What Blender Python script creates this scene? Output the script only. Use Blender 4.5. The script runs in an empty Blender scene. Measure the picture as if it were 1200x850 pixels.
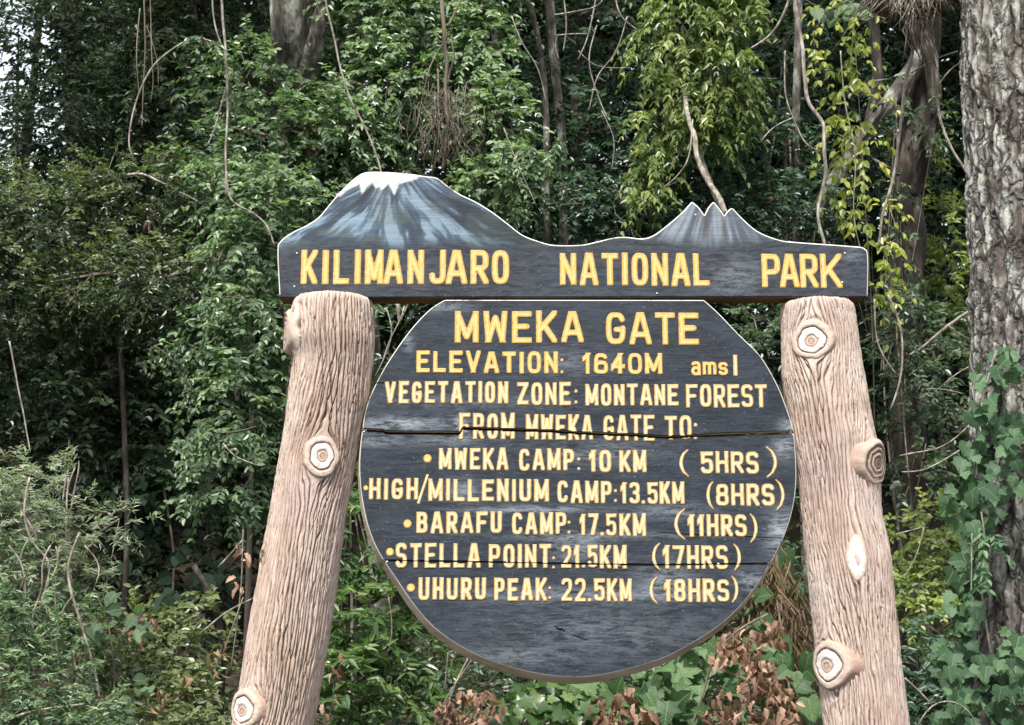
import bpy, math, random
import numpy as np
from mathutils import Vector, Matrix

rng = np.random.default_rng(7)
random.seed(7)
SC = bpy.context.scene
COL = SC.collection
PI = math.pi

# ------------------------------------------------------------------ camera
PITCH = math.radians(11.0)
CAM = np.array([0.0, -5.5, 1.6])
F_PX = 1750.0
FW = np.array([0, math.cos(PITCH), math.sin(PITCH)])
UP = np.array([0, -math.sin(PITCH), math.cos(PITCH)])
RT = np.array([1.0, 0, 0])
cd = bpy.data.cameras.new('camera')
cam = bpy.data.objects.new('camera', cd)
COL.objects.link(cam)
cam.location = CAM
cam.rotation_euler = (math.radians(90) + PITCH, 0, 0)
cd.sensor_width = 36
cd.lens = 18 * F_PX / 600
cd.clip_start = 0.05
cd.clip_end = 2000
cd.dof.use_dof = True
cd.dof.focus_distance = 5.65
cd.dof.aperture_fstop = 16.0
SC.camera = cam

# ------------------------------------------------------------------ world, sun, exposure
SUN_EL = math.radians(58)
SUN_AZ = math.radians(198)          # compass bearing of the sun, 180 = behind the camera
w = bpy.data.worlds.new('World')
SC.world = w
w.use_nodes = True
nt = w.node_tree
sky = nt.nodes.new('ShaderNodeTexSky')
sky.sky_type = 'NISHITA'
sky.sun_disc = False
sky.sun_elevation = SUN_EL
sky.sun_rotation = SUN_AZ
sky.air_density = 1.0
sky.dust_density = 6.0
sky.ozone_density = 1.0
bg = nt.nodes['Background']
bg.inputs['Strength'].default_value = 0.115
# thin overcast: the clear sky veiled by an even white cloud layer
veil = nt.nodes.new('ShaderNodeMix'); veil.data_type = 'RGBA'
veil.inputs[0].default_value = 0.72
veil.inputs[7].default_value = (6.3, 6.6, 7.0, 1)
nt.links.new(sky.outputs[0], veil.inputs[6])
nt.links.new(veil.outputs[2], bg.inputs[0])
sl = bpy.data.lights.new('sun', 'SUN')
sl.energy = 3.3
sl.angle = math.radians(6)
sl.color = (1.0, 0.96, 0.9)
so = bpy.data.objects.new('sun', sl)
COL.objects.link(so)
sd = Vector((math.sin(SUN_AZ) * math.cos(SUN_EL), math.cos(SUN_AZ) * math.cos(SUN_EL), math.sin(SUN_EL)))
so.rotation_euler = sd.to_track_quat('Z', 'Y').to_euler()
so.location = (0, -10, 20)
SC.view_settings.view_transform = 'Standard'
SC.view_settings.look = 'None'
SC.view_settings.gamma = 1
SC.view_settings.exposure = 0.95
SC.cycles.use_denoising = True
SC.cycles.max_bounces = 6
SC.cycles.diffuse_bounces = 3
SC.cycles.transmission_bounces = 3
SC.cycles.glossy_bounces = 2


def P(px, py, Y):
    """the place in the world seen at a point of the photograph, on the vertical plane y = Y"""
    d = FW + RT * ((px - 600) / F_PX) + UP * (-(py - 425) / F_PX)
    t = (Y - CAM[1]) / d[1]
    return CAM + d * t


def PP(pts, Y):
    return np.array([P(p[0], p[1], Y if len(p) < 3 else p[2]) for p in pts])


def mpp(Y):                      # metres per pixel of the photo at depth Y
    return (Y - CAM[1]) / F_PX / math.cos(PITCH)


# ------------------------------------------------------------------ object helpers
def link(o, parent=None):
    COL.objects.link(o)
    if parent is not None:
        o.parent = parent
    return o


def tag(o, label=None, cat=None, group=None, kind=None):
    if label: o['label'] = label
    if cat: o['category'] = cat
    if group: o['group'] = group
    if kind: o['kind'] = kind
    return o


def empty(name, loc, label, cat, group=None):
    o = bpy.data.objects.new(name, None)
    o.location = [float(v) for v in loc]
    o.empty_display_size = 0.1
    link(o)
    return tag(o, label, cat, group)


def mesh(name, V, F, mats, attrs=None, smooth=True, mi=None):
    """V (n,3); F an (m,3|4) array, or a list of arrays / polygons"""
    me = bpy.data.meshes.new(name)
    V = np.asarray(V, dtype=np.float32)
    if isinstance(F, np.ndarray):
        F = [F]
    F = [np.asarray(f, dtype=np.int32) for f in F if len(f)]
    loops = np.concatenate([f.ravel() for f in F])
    tot = np.concatenate([np.full(len(f), f.shape[1], dtype=np.int32) for f in F])
    st = np.concatenate([[0], np.cumsum(tot)[:-1]]).astype(np.int32)
    me.vertices.add(len(V)); me.vertices.foreach_set('co', V.ravel())
    me.loops.add(len(loops)); me.loops.foreach_set('vertex_index', loops)
    me.polygons.add(len(tot)); me.polygons.foreach_set('loop_start', st)
    try:
        me.polygons.foreach_set('loop_total', tot)
    except Exception:
        pass
    if mi is not None:
        me.polygons.foreach_set('material_index', np.asarray(mi, dtype=np.int32))
    me.polygons.foreach_set('use_smooth', np.full(len(tot), bool(smooth)))
    for m in (mats if isinstance(mats, (list, tuple)) else [mats]):
        me.materials.append(m)
    for k, a in (attrs or {}).items():
        a = np.asarray(a, dtype=np.float32)
        if a.ndim == 1:
            at = me.attributes.new(k, 'FLOAT', 'POINT'); at.data.foreach_set('value', a)
        else:
            at = me.attributes.new(k, 'FLOAT_COLOR', 'POINT')
            at.data.foreach_set('color', np.concatenate([a, np.ones((len(a), 1), np.float32)], 1).ravel())
    me.update(calc_edges=True)
    me.validate()
    return me


def obj(name, V, F, mats, parent=None, off=None, **kw):
    V = np.asarray(V, dtype=float)
    if off is not None:
        V = V - np.asarray(off)
    o = bpy.data.objects.new(name, mesh(name, V, F, mats, **kw))
    return link(o, parent)


# ------------------------------------------------------------------ noise
def _h(ix, iy, seed):
    n = (ix.astype(np.int64) * 374761393 + iy.astype(np.int64) * 668265263 + seed * 974634777) & 0xffffffff
    n = ((n ^ (n >> 13)) * 1274126177) & 0xffffffff
    return ((n ^ (n >> 16)) & 0xffff) / 65535.0


def vn(x, y, seed=0):
    x = np.asarray(x, float); y = np.asarray(y, float)
    ix = np.floor(x); iy = np.floor(y)
    fx = x - ix; fy = y - iy
    fx = fx * fx * (3 - 2 * fx); fy = fy * fy * (3 - 2 * fy)
    a = _h(ix, iy, seed); b = _h(ix + 1, iy, seed); c = _h(ix, iy + 1, seed); d = _h(ix + 1, iy + 1, seed)
    return (a + (b - a) * fx) * (1 - fy) + (c + (d - c) * fx) * fy


def fbm(x, y, seed=0, o=4):
    s = 0; a = 0.5
    for k in range(o):
        s = s + a * vn(x * 2 ** k, y * 2 ** k, seed + k * 17); a *= .5
    return s


def sstep(a, b, x):
    t = np.clip((x - a) / (b - a), 0, 1)
    return t * t * (3 - 2 * t)


# ------------------------------------------------------------------ materials
class NT:
    def __init__(s, name, rough=0.6, spec=0.5):
        s.m = bpy.data.materials.new(name); s.m.use_nodes = True
        s.t = s.m.node_tree; s.b = s.t.nodes['Principled BSDF']
        s.b.inputs['Roughness'].default_value = rough
        s.b.inputs['Specular IOR Level'].default_value = spec
        s.tc = None

    def n(s, typ, **kw):
        nd = s.t.nodes.new(typ)
        for k, v in kw.items():
            if k.startswith('_'):
                setattr(nd, k[1:], v)
            else:
                i = nd.inputs[k.replace('__', ' ')]
                if hasattr(v, 'is_output') or isinstance(v, bpy.types.NodeSocket):
                    s.t.links.new(v, i)
                else:
                    i.default_value = v
        return nd

    def coord(s, scale=(1, 1, 1)):
        if s.tc is None:
            s.tc = s.t.nodes.new('ShaderNodeTexCoord')
        mp = s.t.nodes.new('ShaderNodeMapping')
        mp.inputs['Scale'].default_value = scale
        s.t.links.new(s.tc.outputs['Object'], mp.inputs['Vector'])
        return mp.outputs[0]

    def noise(s, scale, detail=4, rough=.6, sc=(1, 1, 1), dist=0):
        return s.n('ShaderNodeTexNoise', Vector=s.coord(sc), Scale=scale, Detail=detail, Roughness=rough, Distortion=dist).outputs['Fac']

    def attr(s, name, out='Fac'):
        a = s.t.nodes.new('ShaderNodeAttribute'); a.attribute_name = name
        return a.outputs[out]

    def ramp(s, fac, stops, interp='LINEAR'):
        r = s.t.nodes.new('ShaderNodeValToRGB')
        r.color_ramp.interpolation = interp
        e = r.color_ramp.elements
        while len(e) < len(stops): e.new(0.5)
        for k, (p, c) in enumerate(stops):
            e[k].position = p
            e[k].color = (c, c, c, 1) if isinstance(c, (int, float)) else (*c, 1)
        s.t.links.new(fac, r.inputs[0])
        return r.outputs[0]

    def mix(s, fac, a, b, mode='MIX'):
        m = s.t.nodes.new('ShaderNodeMix'); m.data_type = 'RGBA'; m.blend_type = mode
        for i, v in ((0, fac), (6, a), (7, b)):
            if isinstance(v, bpy.types.NodeSocket): s.t.links.new(v, m.inputs[i])
            elif i == 0: m.inputs[0].default_value = v
            else: m.inputs[i].default_value = (*v, 1) if len(v) == 3 else v
        return m.outputs[2]

    def math(s, op, a, b=0.0):
        m = s.t.nodes.new('ShaderNodeMath'); m.operation = op
        for i, v in ((0, a), (1, b)):
            if isinstance(v, bpy.types.NodeSocket): s.t.links.new(v, m.inputs[i])
            else: m.inputs[i].default_value = v
        return m.outputs[0]

    def col(s, c):
        if isinstance(c, bpy.types.NodeSocket): s.t.links.new(c, s.b.inputs['Base Color'])
        else: s.b.inputs['Base Color'].default_value = (*c, 1)

    def rough(s, c): s.t.links.new(c, s.b.inputs['Roughness'])

    def bump(s, h, strength=.5, dist=.01):
        b = s.n('ShaderNodeBump', Height=h, Strength=strength, Distance=dist)
        s.t.links.new(b.outputs[0], s.b.inputs['Normal'])


def leaf_mat(name, c0, c1, c2, rough=.38, trans=.28, spec=.55, veins=False):
    m = NT(name, rough, spec)
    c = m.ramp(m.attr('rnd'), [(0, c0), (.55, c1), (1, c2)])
    if veins:
        xyz = m.n('ShaderNodeSeparateXYZ', Vector=m.coord())
        ax = m.math('ABSOLUTE', xyz.outputs[0])
        rib = m.ramp(ax, [(.012, 1.0), (.03, 0.0)])
        fr = m.math('FRACT', m.math('MULTIPLY', m.math('SUBTRACT', xyz.outputs[1], m.math('MULTIPLY', ax, .8)), 6.5))
        sv = m.ramp(m.math('ABSOLUTE', m.math('SUBTRACT', fr, .5)), [(.04, 1.0), (.11, 0.0)])
        vv = m.math('MAXIMUM', rib, m.math('MULTIPLY', sv, .55))
        c = m.mix(m.ramp(m.noise(3.5, 5, .7), [(.4, 0.0), (.7, .55)]), c, tuple(a * .55 for a in c0))
        c = m.mix(m.math('MULTIPLY', vv, .45), c, tuple(min(1, a * 1.7) for a in c2))
        sp_ = m.ramp(m.noise(9, 3, .6), [(.68, 0.0), (.72, .6)])
        c = m.mix(sp_, c, (.16, .12, .05))
        m.bump(m.math('ADD', m.math('MULTIPLY', vv, -1.0), m.noise(8, 3, .6)), .5, .004)
    m.col(c)
    tr = m.n('ShaderNodeBsdfTranslucent')
    tc = m.mix(.5, c, (.75, 1, .3), 'MULTIPLY')
    br = m.mix(1.0, c, (1.5, 1.9, .7), 'MULTIPLY')
    m.t.links.new(br, tr.inputs['Color'])
    mx = m.n('ShaderNodeMixShader', Fac=trans)
    m.t.links.new(m.b.outputs[0], mx.inputs[1]); m.t.links.new(tr.outputs[0], mx.inputs[2])
    m.t.links.new(mx.outputs[0], m.t.nodes['Material Output'].inputs[0])
    return m.m


def wood_mat(name, c0, c1, c2=None, scale=6, stretch=(1, 1, .15), rough=.85, bump=.5):
    m = NT(name, rough, .25)
    f = m.noise(scale, 6, .65, stretch)
    st = [(.32, c0), (.52, c1)] + ([(.66, c2)] if c2 else [])
    m.col(m.ramp(f, st))
    m.bump(m.noise(scale * (2 if bump > .8 else 4), 7, .75, stretch), bump, .05 if bump > .8 else .01)
    return m.m


# foliage
M_DARK = leaf_mat('dark_leaves', (.012, .026, .014), (.034, .062, .03), (.1, .145, .075))
M_FAR = leaf_mat('far_leaves', (.014, .03, .017), (.03, .055, .03), (.07, .11, .06))
M_OLIVE = leaf_mat('olive_leaves', (.02, .037, .016), (.055, .082, .034), (.16, .185, .08))
M_CREEP = leaf_mat('creeper_leaves', (.032, .064, .032), (.1, .16, .08), (.27, .36, .21))
M_BRIGHT = leaf_mat('bright_leaves', (.06, .1, .026), (.15, .2, .06), (.32, .36, .12), trans=.35)
M_YEL = leaf_mat('yellow_green_leaves', (.13, .18, .035), (.26, .3, .07), (.45, .44, .12), trans=.4)
M_BLUE = leaf_mat('bluish_leaves', (.018, .042, .028), (.042, .085, .055), (.12, .2, .13))
M_SILV = leaf_mat('silvery_leaves', (.08, .105, .07), (.22, .26, .18), (.42, .46, .36))
M_IVY = leaf_mat('ivy_leaves', (.026, .065, .03), (.06, .125, .058), (.13, .22, .11), rough=.5, trans=.2, spec=.3, veins=True)
M_BROAD = leaf_mat('broad_leaves', (.03, .075, .028), (.07, .14, .05), (.16, .25, .11), rough=.45, spec=.35, veins=True)
M_HEART = leaf_mat('heart_leaves', (.035, .065, .035), (.075, .125, .065), (.17, .24, .13), rough=.5, spec=.3, veins=True)
M_SHADE = leaf_mat('shade_leaves', (.01, .022, .014), (.02, .04, .024), (.035, .065, .04), rough=.6, spec=.15, veins=True)  # leaf colour darkened to stand for the shade of the hollow
M_LANCE = leaf_mat('lance_leaves', (.03, .07, .02), (.06, .12, .035), (.15, .22, .07), rough=.35)
M_DRY = leaf_mat('dry_leaves', (.09, .05, .035), (.26, .15, .105), (.5, .34, .26), rough=.7, trans=.15, spec=.2)
M_THATCH = leaf_mat('dry_fronds', (.11, .075, .045), (.2, .14, .09), (.36, .27, .18), rough=.8, trans=.1, spec=.2)
# woods
M_TWIG = wood_mat('twig_bark', (.05, .04, .032), (.16, .13, .1), (.3, .27, .22), 10)
M_LIANA = wood_mat('liana_bark', (.08, .065, .05), (.27, .24, .2), (.5, .47, .41), 28, (1, 1, .4))
M_TRUNKD = wood_mat('dark_trunk_bark', (.012, .01, .008), (.045, .036, .03), (.16, .145, .125), 9, (1, 1, .25), bump=.9)
M_TRUNKL = wood_mat('lichen_trunk_bark', (.03, .026, .022), (.15, .135, .115), (.46, .48, .43), 9, (1, 1, .4), bump=.9)

# ------------------------------------------------------------------ the ground
def ground_h(x, y):
    x = np.asarray(x, float); y = np.asarray(y, float)
    h = .22 * np.clip(y - 1.5, 0, 7.5) + .42 * np.clip(y - 9, 0, 13) + .02 * np.clip(y - 22, 0, 80)
    h = h + .12 * (vn(x * .8, y * .8, 3) - .5) * sstep(1.5, 4, y)
    h = h - .06 * np.clip(-x - 2, 0, 8) * sstep(9, 18, y)
    return h


gm = NT('forest_floor', .95, .2)
gm.col(gm.ramp(gm.noise(3, 8, .7), [(.3, (.016, .014, .009)), (.5, (.036, .03, .019)), (.7, (.07, .055, .036))]))
gm.bump(gm.noise(25, 6, .7), .8, .04)
gx = np.concatenate([np.linspace(-400, -14, 14), np.linspace(-12, 12, 97), np.linspace(14, 400, 14)])
gy = np.concatenate([np.linspace(-300, -8, 12), np.linspace(-6, 24, 121), np.linspace(28, 900, 16)])
GX, GY = np.meshgrid(gx, gy)
gv = np.stack([GX, GY, ground_h(GX, GY)], -1).reshape(-1, 3)
nx = len(gx)
ii = (np.arange(len(gy) - 1)[:, None] * nx + np.arange(nx - 1)[None]).ravel()
tag(obj('ground', gv, np.stack([ii, ii + 1, ii + nx + 1, ii + nx], 1), gm.m), kind='structure')


# ------------------------------------------------------------------ tubes
def tube_arrays(pts, rad, nseg=8, step=None, disp=None, cap=True, flare=None):
    """a tube along a polyline; disp(angle, length) -> added radius"""
    pts = np.asarray(pts, float)
    rad = np.full(len(pts), rad, float) if np.isscalar(rad) else np.asarray(rad, float)
    seg = np.linalg.norm(np.diff(pts, axis=0), axis=1)
    s = np.concatenate([[0], np.cumsum(seg)])
    n = max(2, int(s[-1] / step) + 1) if step else len(pts)
    t = np.linspace(0, s[-1], n)
    if len(pts) > 2 and step:
        # smooth: two passes of averaging after linear resampling
        C = np.stack([np.interp(t, s, pts[:, k]) for k in range(3)], 1)
        win = max(1, int(np.mean(seg) * .25 / step))
        for _ in range(2):
            K = np.ones(2 * win + 1) / (2 * win + 1)
            Cp = np.concatenate([C[0] + (C[0] - C[1:win + 1][::-1]), C, C[-1] + (C[-1] - C[-win - 1:-1][::-1])]) if win < len(C) else C
            if win < len(C):
                C = np.stack([np.convolve(Cp[:, k], K, 'valid') for k in range(3)], 1)
    else:
        C = np.stack([np.interp(t, s, pts[:, k]) for k in range(3)], 1)
    R = np.interp(t, s, rad)
    T = np.gradient(C, axis=0); T /= np.linalg.norm(T, axis=1)[:, None] + 1e-9
    ref = np.array([0, -1.0, 0])
    A = ref - T * (T @ ref)[:, None]
    bad = np.linalg.norm(A, axis=1) < .2
    A[bad] = np.array([1.0, 0, 0]) - T[bad] * T[bad][:, :1]
    A /= np.linalg.norm(A, axis=1)[:, None]
    B = np.cross(T, A)
    th = np.linspace(0, 2 * PI, nseg, endpoint=False)
    TH, LL = np.meshgrid(th, t)
    RR = R[:, None] * np.ones_like(TH)
    if disp is not None:
        RR = RR + disp(TH, LL, RR)
    V = C[:, None] + RR[..., None] * (np.cos(TH)[..., None] * A[:, None] + np.sin(TH)[..., None] * B[:, None])
    V = V.reshape(-1, 3)
    i = np.arange(n - 1)[:, None] * nseg; j = np.arange(nseg)[None]; j2 = (j + 1) % nseg
    F = np.stack([i + j, i + j2, i + nseg + j2, i + nseg + j], -1).reshape(-1, 4)
    Fs = [F]
    if cap:
        V = np.concatenate([V, C[:1], C[-1:]])
        a = len(V) - 2; b = len(V) - 1; q = np.arange(nseg); q2 = (q + 1) % nseg
        Fs.append(np.concatenate([np.stack([q2, q, np.full(nseg, a)], 1),
                                  np.stack([(n - 1) * nseg + q, (n - 1) * nseg + q2, np.full(nseg, b)], 1)]))
    return V, Fs


def merge(parts):
    V = []; Q = []; Tt = []; o = 0
    for v, fs in parts:
        V.append(v)
        for f in (fs if isinstance(fs, list) else [fs]):
            (Q if f.shape[1] == 4 else Tt).append(f + o)
        o += len(v)
    out = []
    if Q: out.append(np.concatenate(Q))
    if Tt: out.append(np.concatenate(Tt))
    return np.concatenate(V), out


def lumpy(seed, amt, fu=1.0, fv=3.0):
    return lambda th, l, r: amt * (fbm(np.cos(th) * fu + 5, l * fv + np.sin(th) * fu, seed, 3) - .45)


# ------------------------------------------------------------------ leaves
def unit(a):
    return a / (np.linalg.norm(a, axis=-1, keepdims=True) + 1e-9)


def leaf_arrays(Pb, D, N, L, W, style='oval', fold=.18, curl=.12):
    """one small folded blade per base point"""
    n = len(Pb)
    D = unit(D); N = unit(N - D * np.sum(N * D, 1, keepdims=True)); B = np.cross(N, D)
    L = np.broadcast_to(L, n)[:, None]; W = np.broadcast_to(W, n)[:, None]
    q = np.arange(n)[:, None]
    if style == 'kite':
        V = np.stack([Pb, Pb + D * L * .42 + B * W * .5 + N * W * fold,
                      Pb + D * L - N * L * curl, Pb + D * L * .42 - B * W * .5 + N * W * fold], 1).reshape(-1, 3)
        k = 4
        F = np.concatenate([q * 4 + np.array([[0, 1, 2]]), q * 4 + np.array([[0, 2, 3]])])
    else:
        a, b = (.28, .68) if style == 'oval' else (.2, .6)
        wa, wb = (.46, .40) if style == 'oval' else (.46, .36)
        V = np.stack([Pb,
                      Pb + D * L * a + B * W * wa + N * W * fold, Pb + D * L * b + B * W * wb + N * (W * fold - L * curl * .5),
                      Pb + D * L - N * L * curl,
                      Pb + D * L * b - B * W * wb + N * (W * fold - L * curl * .5), Pb + D * L * a - B * W * wa + N * W * fold], 1).reshape(-1, 3)
        k = 6
        F = np.concatenate([q * 6 + np.array([[0, 1, 2, 3]]), q * 6 + np.array([[0, 3, 4, 5]])])
    return V, F, k


def sprays(O, T, n_leaf, tw_len, leaf, asp, style, droop=.35, spread=.8, rbias=0.0, jit=.35, upf=.7, seed=None):
    """leaves set in pairs along short twigs. O origins, T directions."""
    m = len(O)
    T = unit(T)
    k = np.arange(n_leaf)
    s = (k // 2 + .6) / (n_leaf / 2)
    ln = tw_len * rng.uniform(.6, 1.35, m)
    Lp = O[:, None] + T[:, None] * (s[None, :, None] * ln[:, None, None])
    Lp[..., 2] -= droop * (s[None] ** 2) * ln[:, None]
    side = np.cross(T, np.array([0, 0, 1.0])); side = unit(side)
    sg = np.where(k % 2 == 0, 1, -1)[None, :, None]
    D = T[:, None] * .55 + side[:, None] * sg * spread + rng.normal(0, jit, (m, n_leaf, 3))
    D[..., 2] -= droop
    N = np.zeros((m, n_leaf, 3)); N[..., 2] = upf; N[..., 1] = -.45
    N += rng.normal(0, .42, N.shape)
    lr = rng.uniform(.7, 1.25, (m, n_leaf)) * leaf * (1 - .25 * s[None])
    tb = rng.uniform(0, 1, m)
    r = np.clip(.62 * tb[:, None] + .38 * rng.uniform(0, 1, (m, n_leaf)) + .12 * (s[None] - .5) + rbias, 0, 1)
    V, F, q = leaf_arrays(Lp.reshape(-1, 3), D.reshape(-1, 3), N.reshape(-1, 3), lr.ravel(), (lr * asp).ravel(), style)
    return V, F, np.repeat(r.ravel(), q), (O, T, ln)


def blob_points(blobs, dens):
    """twig origins in a set of lumps (px, py, Y, rx, ry_px, depth) - shells, thickest on the open side"""
    Os = []; Ts = []; Rs_ = []
    for (px, py, Y, rx, ry, dp) in blobs:
        c = P(px, py, Y); s = mpp(Y); a, b = rx * s, ry * s
        n = max(4, int(dens * a * b * PI))
        d = unit(rng.normal(0, 1, (n, 3)))
        d[:, 1] = np.where(d[:, 1] > .25, -d[:, 1], d[:, 1])
        rr = rng.uniform(0.3, 1, n)[:, None] ** .55
        # lumpy outline
        lump = .78 + .5 * vn(d[:, 0] * 2.2 + px, d[:, 2] * 2.2 + py, 5)[:, None]
        o = c + d * rr * lump * np.array([a, dp, b])
        t = d * np.array([1, .7, 1]) + rng.normal(0, .45, (n, 3)) + np.array([0, -.35, .1])
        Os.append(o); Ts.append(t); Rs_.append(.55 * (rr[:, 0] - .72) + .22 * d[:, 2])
    blob_points.young = np.concatenate(Rs_)  # leaf tone rises towards the outer and upper side of each lump
    return np.concatenate(Os), np.concatenate(Ts)


def twig_arrays(info, r=.004, every=1):
    O, T, ln = info
    O = O[::every]; T = T[::every]; ln = ln[::every]
    E = O + T * ln[:, None] - np.array([0, 0, 1]) * ln[:, None] * .3
    S = O - T * ln[:, None] * .4
    a = unit(np.cross(T, np.array([.3, .8, .2]))); b = np.cross(T, a)
    V = np.stack([S + a * r, S - a * r * .5 + b * r * .86, S - a * r * .5 - b * r * .86, O, E], 1)
    V[:, 3] = O + a * r * .6
    V = V.reshape(-1, 3)
    q = np.arange(len(O))[:, None] * 5
    F = np.concatenate([q + np.array([[0, 1, 3]]), q + np.array([[1, 2, 3]]), q + np.array([[0, 3, 4]]), q + np.array([[1, 4, 3]]), q + np.array([[2, 3, 4]])])
    return V, F


def plant(name, label, cat, blobs, mat, dens=60, nl=12, tl=.3, leaf=.085, asp=.5, style='oval', droop=.35, base=None,
          stem=None, stem_r=.03, stem_mat=None, twig_every=5, part='crown', stem_name='trunk', group=None, rbias=0, **kw):
    """a tree or shrub: crown (or foliage), twigs, trunk; its Empty stands on the ground"""
    O, T = blob_points(blobs, dens * 2.1)
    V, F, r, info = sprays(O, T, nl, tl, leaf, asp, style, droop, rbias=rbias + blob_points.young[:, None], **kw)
    if base is None:
        bx = float(np.mean([P(b[0], b[1], b[2])[0] for b in blobs])); by = float(np.mean([b[2] for b in blobs])) + .3
    else:
        bx, by = P(base[0], 425, base[1])[0], base[1]
    loc = np.array([bx, by, float(ground_h(bx, by))])
    root = empty(name, loc, label, cat, group)
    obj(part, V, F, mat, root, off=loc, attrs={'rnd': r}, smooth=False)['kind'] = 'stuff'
    if twig_every:
        tv, tf = twig_arrays(info, .004, twig_every)
        obj('twig', tv, tf, M_TWIG, root, off=loc, smooth=False)['kind'] = 'stuff'
    if stem is None:
        top = max(blobs, key=lambda b: -b[1]); tp = P(top[0], top[1], top[2] + .2)
        mid = (loc + tp) / 2 + np.array([rng.normal(0, .12), .15, 0])
        stem = [loc - np.array([0, 0, .15]), mid, tp]
    stems = stem if isinstance(stem[0][0], (list, tuple, np.ndarray)) else [stem]
    ps = []
    for st in stems:
        st = np.array([np.asarray(q, float) for q in st])
        ps.append(tube_arrays(st, np.linspace(stem_r, stem_r * .35, len(st)), 7, .12, lumpy(int(rng.integers(99)), stem_r * .3, 1, 4)))
    # limbs that carry the lumps of the crown
    for b in blobs[:14]:
        e = P(b[0], b[1], b[2]); st = np.array(stems[0], float)
        k = st[int(rng.integers(1, len(st)))]
        if np.linalg.norm(e - k) > .15:
            m_ = (e + k) / 2 + np.array([0, 0, -.1 * np.linalg.norm(e - k)])
            ps.append(tube_arrays([k, m_, e], [stem_r * .4, stem_r * .3, stem_r * .12], 5, .2))
    sv, sf = merge(ps)
    obj(stem_name, sv, sf, stem_mat or M_TWIG, root, off=loc)
    return root


exec_after = []
# ================================================================== THE SIGN
S0 = mpp(0) * 1.0


class Field:
    """closed outline in the sign plane, as signed distance (negative inside)"""
    def __init__(s, pts):
        s.p = np.asarray(pts, float)

    def __call__(s, x, z):
        x = np.asarray(x, float); z = np.asarray(z, float)
        a = s.p; b = np.roll(a, -1, 0)
        best = np.full(x.shape, 1e9); ins = np.zeros(x.shape, bool)
        for (ax, az), (bx, bz) in zip(a, b):
            dx, dz = bx - ax, bz - az
            t = np.clip(((x - ax) * dx + (z - az) * dz) / (dx * dx + dz * dz + 1e-12), 0, 1)
            best = np.minimum(best, (x - ax - t * dx) ** 2 + (z - az - t * dz) ** 2)
            c = ((az > z) != (bz > z))
            with np.errstate(divide='ignore', invalid='ignore'):
                xi = ax + (z - az) / (dz if abs(dz) > 1e-12 else 1e-12) * dx
            ins ^= c & (x < xi)
        return np.where(ins, -np.sqrt(best), np.sqrt(best))


def catmull(pts, n=5, closed=True, hard=()):
    """smooth outline through points; hard = indices of sharp corners"""
    p = np.asarray(pts, float); m = len(p); out = []
    for i in range(m if closed else m - 1):
        p1, p2 = p[i], p[(i + 1) % m]
        p0 = p[(i - 1) % m] if (closed or i > 0) else p1
        p3 = p[(i + 2) % m] if (closed or i + 2 < m) else p2
        if i in hard: p0 = p1 - (p2 - p1)
        if (i + 1) % m in hard: p3 = p2 + (p2 - p1)
        for k in range(n):
            t = k / n
            out.append(.5 * ((2 * p1) + (-p0 + p2) * t + (2 * p0 - 5 * p1 + 4 * p2 - p3) * t * t + (-p0 + 3 * p1 - 3 * p2 + p3) * t ** 3))
    return np.array(out)


def snap_grid(f, x0, x1, z0, z1, c):
    """quads of a grid inside f<0, with the border vertices moved on to f=0"""
    xs = np.arange(x0, x1 + c, c); zs = np.arange(z0, z1 + c, c)
    X, Z = np.meshgrid(xs, zs)
    nx_ = len(xs)
    fc = f((X[:-1, :-1] + c / 2), (Z[:-1, :-1] + c / 2))
    keep = fc < 0
    i = (np.arange(len(zs) - 1)[:, None] * nx_ + np.arange(nx_ - 1)[None])[keep]
    Q = np.stack([i, i + 1, i + nx_ + 1, i + nx_], 1)
    used, inv = np.unique(Q.ravel(), return_inverse=True)
    Q = inv.reshape(-1, 4)
    x = X.ravel()[used].copy(); z = Z.ravel()[used].copy()
    e = np.sort(np.concatenate([Q[:, [0, 1]], Q[:, [1, 2]], Q[:, [2, 3]], Q[:, [3, 0]]]), 1)
    key = e[:, 0].astype(np.int64) * (len(x) + 1) + e[:, 1]
    uk, ct = np.unique(key, return_counts=True)
    bk = set(uk[ct == 1].tolist())
    bd = np.unique(np.concatenate([uk[ct == 1] // (len(x) + 1), uk[ct == 1] % (len(x) + 1)]))
    d = f(x, z)
    mv = np.zeros(len(x), bool); mv[bd] = True; mv |= d > -c * .15
    h = c * .2
    for _ in range(3):
        xx, zz = x[mv], z[mv]; dd = f(xx, zz)
        gx_ = (f(xx + h, zz) - f(xx - h, zz)) / (2 * h); gz_ = (f(xx, zz + h) - f(xx, zz - h)) / (2 * h)
        g2 = np.maximum(gx_ ** 2 + gz_ ** 2, .3)
        stp = np.clip(dd, -c, c)
        x[mv] = xx - stp * gx_ / g2; z[mv] = zz - stp * gz_ / g2
    # directed border edges
    E = np.concatenate([Q[:, [0, 1]], Q[:, [1, 2]], Q[:, [2, 3]], Q[:, [3, 0]]])
    ks = np.sort(E, 1); kk = ks[:, 0].astype(np.int64) * (len(x) + 1) + ks[:, 1]
    E = E[np.isin(kk, np.array(list(bk)))]
    return x, z, Q, E, bd


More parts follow.
